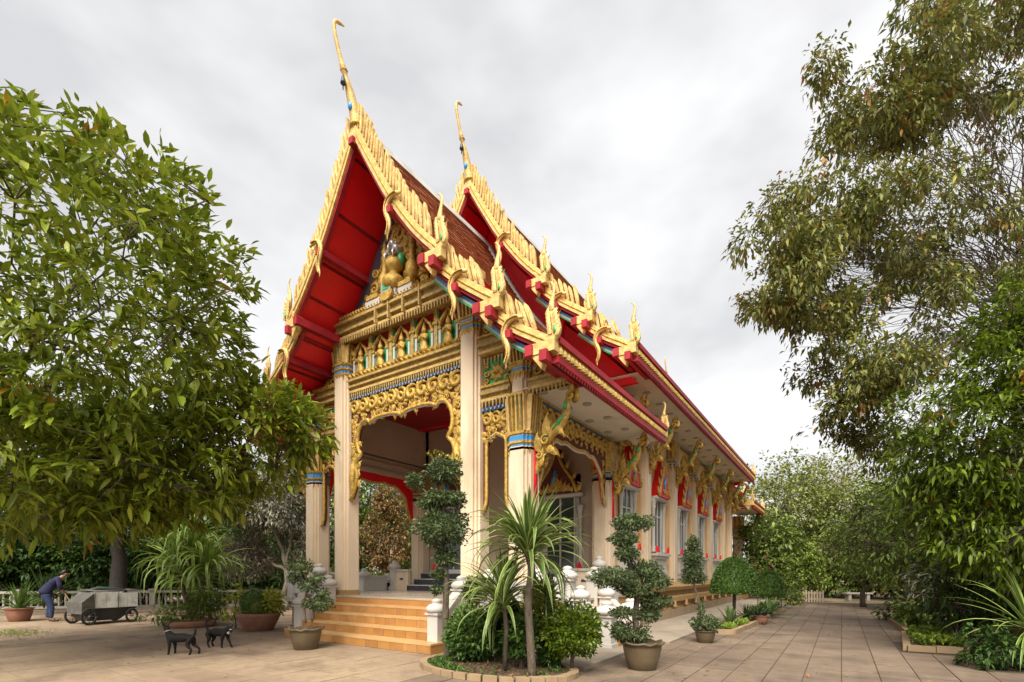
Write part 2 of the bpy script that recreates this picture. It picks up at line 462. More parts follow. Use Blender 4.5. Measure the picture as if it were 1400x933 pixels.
# platform with its floor, front steps, side steps
mb = MB().mat('plinth')
mb.box(XC - 4.0, XC + 4.0, 8.02, 12.6, 0, FZ - .05)
mb.mat('step').box(XC - 4.0, XC + 4.0, 7.98, 8.02, 0.1, FZ - .05)
part('platform', mb)
part('porch_floor', MB().mat('floor').box(XC - 4.04, XC + 4.04, 7.96, 12.6, FZ - .05, FZ))
for k, (yf, z0, z1) in enumerate([(6.68, 0, .19), (7.02, .19, .38), (7.34, .38, .57), (7.66, .57, .76)]):
    xa, xb = (XC - 2.25, XC + 2.42) if k == 0 else (XC - 2.05, XC + 2.05)
    mb = MB().mat('step')
    mb.box(xa, xb, yf + .015, 7.97, z0, z1 - .035)
    mb.mat('step_edge').box(xa - .01, xb + .01, yf, 7.97, z1 - .035, z1)
    st = part('step', mb)
    nt_ = 13
    for q in range(nt_):
        a = xa + (xb - xa) * q / nt_ + .004; b = xa + (xb - xa) * (q + 1) / nt_ - .004
        MB().mat(('step', 'step_b', 'step_c')[(q * 7 + k * 3 + q // 3) % 3]).box(a, b, yf + .006, yf + .0148, z0 + .004, z1 - .038).build('riser_tile', st)
part('step', MB().mat('step').box(XC - 2.05, XC + 2.05, 7.955, 7.98, .76, FZ - .06))

def newel(x, y, z0, z1, w=.13):
    mb = MB().mat('white')
    mb.box(x - w, x + w, y - w, y + w, z0, z1 - .28)
    mb.box(x - w - .03, x + w + .03, y - w - .03, y + w + .03, z0, z0 + .12)
    mb.box(x - w - .035, x + w + .035, y - w - .035, y + w + .035, z1 - .28, z1 - .24)
    mb.mat('white', True).lathe([(w*1.25, 0), (w*1.62, .03), (w*1.66, .09), (w*1.25, .15), (w*.75, .175), (w*.72, .20), (w*.85, .22), (w*.55, .26), (0.01, .275)], (x, y, z1 - .24), 14)
    return part('newel_post', mb)
def slope_rail(a, b, w=.10, h=.34):
    """solid sloping balustrade wall from point a down to b (tops of the wall)"""
    a = Vector(a); b = Vector(b)
    t = (b - a); t.z = 0; t.normalize(); n = Vector((-t.y, t.x, 0)) * w
    mb = MB().mat('white')
    mb.hexa([a - n - Vector((0, 0, h)), b - n - Vector((0, 0, h)), b + n - Vector((0, 0, h)), a + n - Vector((0, 0, h))], [a - n, b - n, b + n, a + n])
    n2 = n * 1.3
    up = Vector((0, 0, .06))
    mb.hexa([a - n2, b - n2, b + n2, a + n2], [a - n2 + up, b - n2 + up, b + n2 + up, a + n2 + up])
    mb.mat('plinth')
    z = Vector((0, 0, 1))
    lo = [Vector((p.x, p.y, 0)) for p in (a - n, b - n, b + n, a + n)]
    hi = [p - Vector((0, 0, h - .002)) for p in (a - n, b - n, b + n, a + n)]
    if min(p.z for p in hi) > 0.02: mb.hexa(lo, hi)
    return part('stair_balustrade', mb)
for sx in (-1, 1):
    newel(XC + sx * 2.2, 7.1, 0, .98)
    newel(XC + sx * 2.2, 8.0 - .16, .3, 1.42)
    slope_rail((XC + sx * 2.2, 7.72, 1.08), (XC + sx * 2.2, 7.22, .66), .09)
# side stair on each flank of the porch
for sx in (-1, 1):
    for k in range(4):
        z1 = FZ - .19 * (k + 1) + .19 * 0
        x0 = XC + sx * 4.0; x1 = XC + sx * (4.0 + .26 * (k + 1))
        part('step', MB().mat('step').box(min(x0, x1), max(x0, x1), 9.25, 10.35, 0 if k == 0 else 0.0, z1).mat('step_edge').box(min(x0, x1), max(x0, x1) + (.01 if sx > 0 else 0), 9.25, 10.35, z1, z1 + .012))
    for yy in (9.12, 10.45):
        newel(XC + sx * 4.85, yy, 0, .92, .15)
        newel(XC + sx * 3.98, yy, .2, 1.62, .13)
        newel(XC + sx * 4.28, yy, .2, 1.22, .12)
        slope_rail((XC + sx * 4.35, yy, .95), (XC + sx * 4.78, yy, .52), .09, .30)
        mbp = MB().mat('white').box(XC + sx*3.98 - .06, XC + sx*3.98 + .06, min(yy, 9.1 if yy < 10 else 12) , max(yy, 9.1 if yy < 10 else 12.0), FZ, FZ + .42)
    # balustrade walls along the porch edge
    for (ya, yb_) in ((8.75, 9.0), (10.57, 12.0)):
        part('balustrade_wall', MB().mat('white').box(XC + sx*3.95 - .07, XC + sx*3.95 + .07, ya, yb_, FZ, FZ + .42).box(XC + sx*3.95 - .10, XC + sx*3.95 + .10, ya, yb_, FZ + .42, FZ + .48))
newel(XC + 2.78, 7.98, FZ - .2, 1.55, .12); newel(XC + 3.95, 8.0, FZ - .2, 1.55, .12)
newel(XC - 2.78, 7.98, FZ - .2, 1.72, .12); newel(XC - 3.95, 8.0, FZ - .2, 1.62, .12)
for sx in (-1, 1):
    part('balustrade_wall', MB().mat('white').box(min(XC + sx*2.9, XC + sx*3.83), max(XC + sx*2.9, XC + sx*3.83), 7.93, 8.03, FZ, FZ + .38))

def capital(cx, cy, h, z0, z1, parent, big=True, bandz=0.30):
    """lotus capital with two blue glass bands under fluted petals"""
    mb = MB()
    zb = z0 + bandz
    mb.mat('gold')
    for (za, zt, kk) in ((z0, z0 + .05, .045), (z0 + .13, z0 + .18, .06), (zb - .05, zb, .07)):
        column_poly(mb, cx, cy, h + kk, za, zt)
    mb.mat('blue' if big else 'blue_dark')
    column_poly(mb, cx, cy, h + .035, z0 + .05, z0 + .10); column_poly(mb, cx, cy, h + .045, z0 + .18, zb - .085)
    mb.mat('white')
    column_poly(mb, cx, cy, h + .03, z0 + .10, z0 + .13); column_poly(mb, cx, cy, h + .04, zb - .085, zb - .05)
    mb.mat('gold'); column_poly(mb, cx, cy, h + .0, zb, z1 - .08, taper=1.06)
    # pointed leaves hanging under the bands
    for s in range(4):
        ca, sa = math.cos(s * PI / 2), math.sin(s * PI / 2)
        for q in (-.66, -.22, .22, .66):
            w = h * .2
            def tr(a, b, z): return (cx + ca * b - sa * a, cy + sa * b + ca * a, z)
            a = q * h
            mb.mat('gold').add([tr(a - w, h + .045, z0), tr(a + w, h + .045, z0), tr(a, h + .012, z0 - .16), tr(a, h - .03, z0)], [(0, 1, 2), (0, 3, 1), (1, 3, 2), (3, 0, 2)])
        # flutes
        n = 5
        for i in range(n):
            a = (-1 + (2 * i + 1) / n) * h * 1.0
            w = h / n * .72
            mb.mat(('gold_pale', 'gold', 'gold_pale', 'gold', 'gold_pale')[i] if big else ('gold', 'gold_stone', 'gold', 'gold_stone', 'gold')[i])
            zt = z1 - .08
            b0 = h + .02; b1 = h * 1.06 + .04
            mb.hexa([tr(a - w, b0 - .05, zb), tr(a + w, b0 - .05, zb), tr(a + w*.5, b0 + .03, zb), tr(a - w*.5, b0 + .03, zb)],
                    [tr(a*1.06 - w, b1 - .05, zt), tr(a*1.06 + w, b1 - .05, zt), tr(a*1.06 + w*.5, b1 + .05, zt), tr(a*1.06 - w*.5, b1 + .05, zt)])
        if big:
            for a, mt_ in ((-.40 * h, 'white'), (.02 * h, 'green'), (.42 * h, 'white')):
                mb.mat(mt_).hexa([tr(a - .018, h - .03, zb), tr(a + .018, h - .03, zb), tr(a + .018, h + .03, zb), tr(a - .018, h + .03, zb)],
                                 [tr(a*1.06 - .018, h*1.06, z1 - .08), tr(a*1.06 + .018, h*1.06, z1 - .08), tr(a*1.06 + .018, h*1.06 + .075, z1 - .08), tr(a*1.06 - .018, h*1.06 + .075, z1 - .08)])
    mb.mat('gold'); column_poly(mb, cx, cy, h * 1.06 + .06, z1 - .08, z1 - .03); column_poly(mb, cx, cy, h * 1.06 + .02, z1 - .03, z1)
    return part('capital', mb, parent)

HW = .265
YF = 8.1 + HW
for sx in (-1, 1):
    # tall inner column
    cx = XC + sx * 2.135
    mb = MB().mat('cream'); column_poly(mb, cx, YF, HW, FZ, 6.62)
    mb.mat('plinth'); column_poly(mb, cx, YF, HW + .012, FZ + .001, FZ + .12)
    c = part('column', mb)
    capital(cx, YF, HW - .03, 6.62, 7.44, c)
    # outer column with lotus capital and a small upper shaft
    cx = XC + sx * 3.385
    mb = MB().mat('cream'); column_poly(mb, cx, YF, HW, FZ, 4.0); column_poly(mb, cx, YF, HW - .05, 4.9, 5.5)
    mb.mat('plinth'); column_poly(mb, cx, YF, HW + .012, FZ + .001, FZ + .12)
    c = part('column', mb)
    capital(cx, YF, HW - .045, 3.93, 5.08, c, bandz=.36)
    capital(cx, YF, HW - .07, 5.46, 6.02, c, bandz=.22)
    # rear porch column
    cx = XC + sx * 3.385
    mb = MB().mat('cream'); column_poly(mb, cx, 12.36, HW, FZ, 4.0)
    mb.mat('plinth'); column_poly(mb, cx, 12.36, HW + .012, FZ + .001, FZ + .12)
    c = part('column', mb)
    capital(cx, 12.36, HW - .045, 3.95, 5.0, c, big=False)

# beams, teeth, blue bands
def moulding(mb, x0, x1, ybase, prof):
    """prof: list of (z0, z1, out, material)"""
    for z0, z1, o, mt in prof:
        mb.mat(mt).box(x0, x1, ybase - o, ybase + .12, z0, z1)
def teeth(mb, x0, x1, y, ztop, h, pitch, w=.6, out=.05):
    n = max(1, int((x1 - x0) / pitch))
    p = (x1 - x0) / n
    for i in range(n):
        x = x0 + p * (i + .5); q = p * w / 2
        mb.add([(x - q, y, ztop), (x + q, y, ztop), (x + q, y - out, ztop), (x - q, y - out, ztop), (x - q*.3, y - out*.9, ztop - h), (x + q*.3, y - out*.9, ztop - h)],
               [(0, 1, 2, 3), (3, 2, 5, 4), (0, 3, 4), (1, 5, 2), (0, 4, 5, 1)])
def teeth_up(mb, x0, x1, y, z, h, pitch, out=.05):
    n = max(1, int((x1 - x0) / pitch)); p = (x1 - x0) / n
    for i in range(n):
        x = x0 + p * (i + .5); q = p * .46
        mb.add([(x - q, y, z), (x + q, y, z), (x, y + .02, z + h), (x, y - out, z + h * .35)], [(0, 1, 3), (0, 3, 2), (1, 2, 3), (0, 2, 1)])

A, B = XC - 1.87, XC + 1.87
mb = MB()
moulding(mb, A, B, 8.3, [(6.12, 6.18, .10, 'gold_pale'), (6.18, 6.26, .05, 'gold_stone'), (6.26, 6.31, .12, 'gold_stone'), (6.31, 6.40, .06, 'gold_stone'), (6.40, 6.45, .15, 'gold_stone'), (6.45, 6.50, .10, 'gold')])
beam = part('lintel_beam', mb)
mb = MB().mat('gold_stone'); teeth(mb, A, B, 8.26, 6.12, .13, .075); part('moulding_teeth', mb, beam, kind='stuff')
mb = MB().mat('blue_dark').box(A, B, 8.24, 8.34, 5.955, 6.03); mb.mat('silver')
teeth(mb, A, B, 8.24, 5.99, .05, .10, .5, .03); part('blue_band', mb, beam)
mb = MB().mat('gold'); teeth_up(mb, A, B, 8.2, 6.5, .12, .14, .06); part('lotus_row', mb, beam, kind='stuff')

# carved arch panels
def arch_panel(x0, x1, ztop, inner, y, name='carved_arch_panel', back='relief_back', parent=None, scale=1.0, rim='white', dens=1.0, nrow=2):
    """panel between two columns: flat top, cusped lower edge 'inner' (right half, (dx, z) from centre to column foot)"""
    cx = (x0 + x1) / 2; hw = (x1 - x0) / 2
    right = [(cx + dx, z) for dx, z in inner]
    left = [(cx - dx, z) for dx, z in reversed(inner)]
    low = left[:-1] + right
    poly = [(x0, ztop)] + [p for p in low] + [(x1, ztop)]
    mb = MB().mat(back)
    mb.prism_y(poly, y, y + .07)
    p = part(name, mb, parent)
    # gold relief : rim band, scrolls, leaves
    mb = MB().mat('gold', True)
    ip = spline([(a, y - .03, b) for a, b in low], 2)
    mb.tube(ip, .055 * scale, 5, 1.0, up=(0, 1, 0))
    mb.mat(rim, True).tube([(a, b - .01, c - .045 * scale) for a, b, c in ip], .018 * scale, 4, 1, up=(0, 1, 0))
    mb.mat('gold', True)
    zs = {}
    def edge_z(x):
        best = None
        for i in range(len(low) - 1):
            (xa, za), (xb, zb) = low[i], low[i+1]
            if min(xa, xb) <= x <= max(xa, xb) and abs(xb - xa) > 1e-5:
                z = za + (zb - za) * (x - xa) / (xb - xa)
                best = z if best is None else max(best, z)
        return best if best is not None else ztop
    r = .19 * scale
    x = x0 + r * 1.05; k = 0
    n = max(2, int(round((x1 - x0) / (r * 1.75))))
    for i in range(n):
        x = x0 + (i + .5) * (x1 - x0) / n
        fl = 1 if x > cx else -1
        e = edge_z(x)
        zc = ztop - r * 1.12
        scroll(mb, x, zc, r, y, fl, .27, 0.6 + .3 * random.random())
        flame(mb, x + fl * r * .8, zc + r * .2, r * 1.3, r * .8, fl * .3, y - .01, .06)
        scroll(mb, x - fl * r, zc - r * .55, r * .5, y, -fl, .28, 2.0)
        flame(mb, x - fl * r * .7, zc - r * .5, r * 1.5, r * .9, fl * .7, y - .01, .06)
        h = zc - r - e
        if h > .10:
            rows = int(h / .13) + 1
            for q in range(rows):
                zz = zc - r - (q + .45) * h / rows
                flame(mb, x - .05, zz, .24 * scale, .16 * scale, random.uniform(-1.2, 1.2), y - .005, .05)
                flame(mb, x + .09, zz - .03, .22 * scale, .15 * scale, random.uniform(-1.2, 1.2) + (PI if q % 2 else 0), y - .005, .05)
                scroll(mb, x + random.uniform(-.05, .05), zz + .03, .075 * scale, y, -fl, .26, random.random() * 6)
    part('gilded_relief', mb, p)
    # flame tails hanging at both feet
    return p
inner = [(0, 5.25), (.07, 5.32), (.35, 5.37), (.75, 5.38), (1.02, 5.33), (1.12, 5.27), (1.2, 5.36), (1.38, 5.34), (1.53, 5.17), (1.60, 4.9), (1.56, 4.66), (1.46, 4.52), (1.58, 4.42), (1.66, 4.2), (1.60, 4.02), (1.63, 3.86), (1.73, 3.6), (1.83, 3.42), (1.87, 3.42)]
cp = arch_panel(A, B, 5.96, inner, 8.30)
for sx in (-1, 1):
    mb = MB().mat('gold', True)
    x = XC + sx * 1.76
    mb.tube([(x, 8.28, 4.4), (x - sx*.03, 8.25, 4.15), (x + sx*.02, 8.24, 3.95), (x - sx*.02, 8.25, 3.75), (x + sx*.05, 8.27, 3.55), (x + sx*.06, 8.29, 3.36)], [.05, .10, .075, .09, .05, .01], 6, 1, up=(0, 1, 0))
    for q in range(5):
        flame(mb, x - sx * .02, 4.7 - q * .2, .3, .18, PI - sx * .25, 8.26, .05)
    for q in range(3):
        mb.tube([(x - .09, 8.22, 4.0 - q*.05), (x + .09, 8.22, 4.0 - q*.05)], .02, 5)
    part('flame_tail', mb, cp)
# narrow side arches between inner and outer columns
for sx in (-1, 1):
    xa, xb = sorted((XC + sx * 2.40, XC + sx * 3.12))
    mb = MB()
    moulding(mb, xa, xb, 8.32, [(5.08, 5.14, .10, 'gold_pale'), (5.14, 5.22, .05, 'gold_stone'), (5.22, 5.28, .13, 'gold_stone'), (5.28, 5.37, .07, 'gold_stone'), (5.37, 5.42, .11, 'gold')])
    b = part('lintel_beam', mb)
    mb = MB().mat('gold_stone'); teeth(mb, xa, xb, 8.27, 5.08, .13, .08); part('moulding_teeth', mb, b, kind='stuff')
    mb = MB().mat('blue_dark').box(xa, xb, 8.26, 8.36, 4.88, 4.98).mat('silver'); teeth(mb, xa, xb, 8.26, 4.94, .05, .10, .5, .03); part('blue_band', mb, b)
    hw = (xb - xa) / 2
    inn = [(0, 4.40), (.08, 4.36), (.2, 4.3), (.25, 4.17), (.25, 3.2), (.27, 2.95), (.33, 2.8), (hw, 2.8)]
    arch_panel(xa, xb, 4.88, inn, 8.32, scale=.75)
    # green framed panel with a gilded rosette above the beam
    mb = MB().mat('green').box(xa, xb, 8.34, 8.4, 5.42, 5.98)
    mb.mat('gold_pale'); teeth(mb, xa, xb, 8.34, 6.02, .12, .08)
    mb.mat('gold', True)
    cx = (xa + xb) / 2
    for q in range(8): flame(mb, cx, 5.68, .25, .14, q * PI / 4 + .2, 8.325, .05)
    mb.lathe([(.09, 0), (.06, .03), (.01, .05)], (cx, 8.3, 5.66), 8)
    for dx in (-.26, .26):
        for zz in (5.52, 5.68, 5.84):
            scroll(mb, cx + dx, zz, .075, 8.33, 1 if dx > 0 else -1, .28, random.random() * 6)
    part('rosette_panel', mb)
    # side cornice and half gable filled with scrolls
    xa, xb = sorted((XC + sx * 2.38, XC + sx * 3.66))
    mb = MB()
    moulding(mb, xa, xb, 8.28, [(6.06, 6.12, .12, 'gold_pale'), (6.12, 6.2, .08, 'gold_stone'), (6.2, 6.26, .16, 'gold_stone'), (6.26, 6.38, .10, 'gold_stone'), (6.38, 6.42, .16, 'gold')])
    b = part('side_cornice', mb)
    mb = MB().mat('gold'); teeth_up(mb, xa, xb, 8.16, 6.42, .1, .1); part('lotus_row', mb, b, kind='stuff')
    poly = [(XC + sx * 2.38, 6.42), (XC + sx * 3.18, 6.42), (XC + sx * 2.38, 7.22)]
    mb = MB().mat('gold_stone').prism_y(poly, 8.3, 8.42)
    mb.mat('gold', True)
    for (dx, zz, r) in ((2.58, 6.62, .15), (2.86, 6.56, .11), (2.56, 6.92, .10)):
        scroll(mb, XC + sx * dx, zz, r, 8.29, sx, .24, 1.0)
    part('half_gable', mb)
    poly = [(XC + sx * 3.60, 5.08), (XC + sx * 4.40, 5.08), (XC + sx * 3.60, 5.8)]
    mb = MB().mat('gold_stone').prism_y(poly, 8.3, 8.42)
    xa, xb = sorted((XC + sx * 3.6, XC + sx * 4.45))
    moulding(mb, xa, xb, 8.26, [(5.08, 5.14, .10, 'gold_pale'), (5.14, 5.24, .07, 'gold_stone'), (5.24, 5.3, .12, 'gold_stone')])
    mb.mat('gold_stone'); teeth(mb, xa, xb, 8.2, 5.08, .12, .08)
    mb.mat('gold', True); scroll(mb, XC + sx * 3.8, 5.46, .12, 8.29, sx, .24, 1.0)
    part('half_gable', mb)

# frieze of praying figures in niches
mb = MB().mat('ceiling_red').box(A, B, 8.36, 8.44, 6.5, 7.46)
fr = part('frieze', mb)
for i in range(5):
    cx = XC + (i - 2) * .735
    mb = MB().mat('gold', False)
    apex = 7.38
    for s in (-1, 1):
        mb.tube([(cx + s*.25, 8.27, 7.02), (cx + s*.20, 8.26, 7.16), (cx + s*.10, 8.26, 7.25), (cx, 8.25, apex)], [.03, .04, .04, .015], 5, 1, up=(0, 1, 0))
        mb.mat('white').box(cx + s*.25 - .028, cx + s*.25 + .028, 8.26, 8.34, 6.62, 7.0)
        mb.mat('gold').box(cx + s*.25 - .045, cx + s*.25 + .045, 8.24, 8.34, 6.97, 7.03).box(cx + s*.25 - .045, cx + s*.25 + .045, 8.24, 8.34, 6.56, 6.64)
        flame(mb, cx + s*.30, 7.1, .26, .12, s * .35, 8.27, .04)
    mb.mat('green').box(cx - .22, cx + .22, 8.345, 8.36, 6.6, 7.1)
    nb = part('niche', mb, fr)
    mb = MB().mat('gold', True)
    mb.lathe([(.15, 0), (.13, .1), (.10, .2), (.085, .28), (.115, .36), (.10, .42), (.04, .45)], (cx, 8.27, 6.56), 10, .7)
    mb.lathe([(.03, 0), (.06, .03), (.065, .07), (.05, .12), (.035, .17), (.015, .24), (.003, .3)], (cx, 8.27, 7.0), 10)
    for s in (-1, 1):
        mb.tube([(cx + s*.11, 8.26, 6.95), (cx + s*.12, 8.2, 6.82), (cx + s*.02, 8.16, 6.9)], [.035, .03, .02], 6)
    part('praying_figure', mb, fr)
for i in range(6):
    cx = XC + (i - 2.5) * .735
    if abs(cx - XC) > 1.8: continue
    mb = MB().mat('gold_stone').box(cx - .05, cx + .05, 8.25, 8.36, 6.5, 7.46)
    mb.mat('green').box(cx + .052, cx + .075, 8.28, 8.36, 6.55, 7.4).box(cx - .075, cx - .052, 8.28, 8.36, 6.55, 7.4)
    mb.mat('gold').box(cx - .075, cx + .075, 8.23, 8.36, 7.1, 7.16)
    part('colonnette', mb, fr)

# great cornice under the pediment
A2, B2 = XC - 2.38, XC + 2.38
mb = MB()
moulding(mb, A2, B2, 8.3, [(7.46, 7.52, .28, 'gold_pale'), (7.52, 7.60, .22, 'gold_stone'), (7.60, 7.66, .32, 'gold_stone'), (7.66, 7.80, .26, 'gold_stone'), (7.80, 7.86, .36, 'gold_stone'), (7.86, 7.93, .30, 'gold')])
for dx in (-.1, .38, -.55, .9):
    mb.mat('gold_stone').box(XC + dx - .02, XC + dx + .02, 7.92, 8.1, 7.47, 7.9)
co = part('cornice', mb)
mb = MB().mat('gold_stone'); teeth(mb, A2, B2, 8.06, 7.46, .14, .085, .6, .06); part('moulding_teeth', mb, co, kind='stuff')
mb = MB().mat('gold'); teeth_up(mb, A2, B2, 8.0, 7.93, .13, .10, .05); part('lotus_row', mb, co, kind='stuff')

# ------------------------------------------------------------------ roofs
T1 = spline([(0, 11.13), (.55, 10.16), (1.13, 9.2), (1.7, 8.42), (2.1, 7.96), (2.5, 7.57)], 4)
T2 = spline([(2.25, 7.5), (2.8, 7.0), (3.3, 6.62), (3.7, 6.34)], 4)
T3 = spline([(3.4, 6.32), (3.95, 5.86), (4.35, 5.6), (4.74, 5.36)], 4)
TIERS = [T1, T2, T3]
def normals(P):
    N = []
    for i in range(len(P)):
        a = P[max(0, i-1)]; b = P[min(len(P)-1, i+1)]
        dx, dz = b[0]-a[0], b[1]-a[1]; l = math.hypot(dx, dz)
        N.append((-dz / l, dx / l))
    return N
def offset(P, d):
    return [(p[0] + n[0]*d, p[1] + n[1]*d) for p, n in zip(P, normals(P))]
def resample(P, step):
    s = [0]
    for i in range(1, len(P)): s.append(s[-1] + math.hypot(P[i][0]-P[i-1][0], P[i][1]-P[i-1][1]))
    n = max(2, int(s[-1] / step))
    xs = np.interp(np.linspace(0, s[-1], n + 1), s, [p[0] for p in P]); zs = np.interp(np.linspace(0, s[-1], n + 1), s, [p[1] for p in P])
    return list(zip(xs, zs))

M['soffit_joint'] = material('dark_red_batten', (0.22, 0.008, 0.012), 0.6, 0.2, 3)
# shared shapes: crest leaf, horn finial, naga hook
mb = MB().mat('gold_pale')
prof = [(-.03, 0), (-.042, .18), (-.05, .34), (-.06, .46), (-.035, .53), (.0, .47), (.022, .36), (.032, .2), (.025, 0)]
mb.prism_y(prof, -.028, .028)
mb.add([(-.03, -.03, .02), (.03, -.03, .02), (0, -.06, .2), (0, -.032, .46)], [(0, 1, 2), (0, 2, 3), (1, 3, 2)])
crest_me = mb.mesh('crest_leaf')
def horn_mesh():
    mb = MB().mat('gold_pale', True)
    sp = spline([(-.46, .0, -.02), (-.2, 0, -.04), (.04, 0, .03), (.13, 0, .2), (.09, 0, .42), (.02, 0, .62), (.015, 0, .82), (.06, 0, 1.02), (.07, 0, 1.18), (.0, 0, 1.30), (-.05, 0, 1.31)], 4)
    n = len(sp)
    r = np.interp(np.linspace(0, 1, n), [0, .18, .32, .45, .56, .68, .85, 1], [.06, .10, .135, .12, .08, .05, .028, .010])
    mb.tube(sp, list(r), 6, .6, up=(0, 1, 0))
    for k in range(6):
        flame(mb, .15 - k*.012, .08 + k*.085, .20, .12, .75 - k*.06, -.075, .03); flame(mb, .0 - k*.01, .12 + k*.085, .18, .12, .1, -.085, .03)
    for (x, z, a, h) in ((.12, .45, .5, .26), (-.14, .06, -.5, .24), (.06, .66, .4, .18)):
        flame(mb, x - .05, z, h, .14, a, -.06, .03)
        flame(mb, x - .05, z, h, .14, a, .06, -.03)
    mb.mat('green'); mb.box(.10, .17, -.085, -.07, .12, .3)
    return mb.mesh('horn_finial')
horn_me = horn_mesh()
def hook_mesh():
    mb = MB().mat('gold_pale', True)
    sp = spline([(-.26, 0, .13), (-.10, 0, .17), (.06, 0, .12), (.135, 0, -.02), (.11, 0, -.17), (.05, 0, -.32), (.045, 0, -.46), (.09, 0, -.58), (.085, 0, -.68)], 4)
    n = len(sp)
    r = np.interp(np.linspace(0, 1, n), [0, .2, .4, .6, .8, 1], [.035, .06, .062, .055, .04, .008])
    mb.tube(sp, list(r), 6, .75, up=(0, 1, 0))
    mb.mat('gold', True).tube([(a, -.05, b) for a, _, b in sp[2:-3]], .016, 4, 1, up=(0, 1, 0))
    return mb.mesh('naga_hook')
hook_me = hook_mesh()

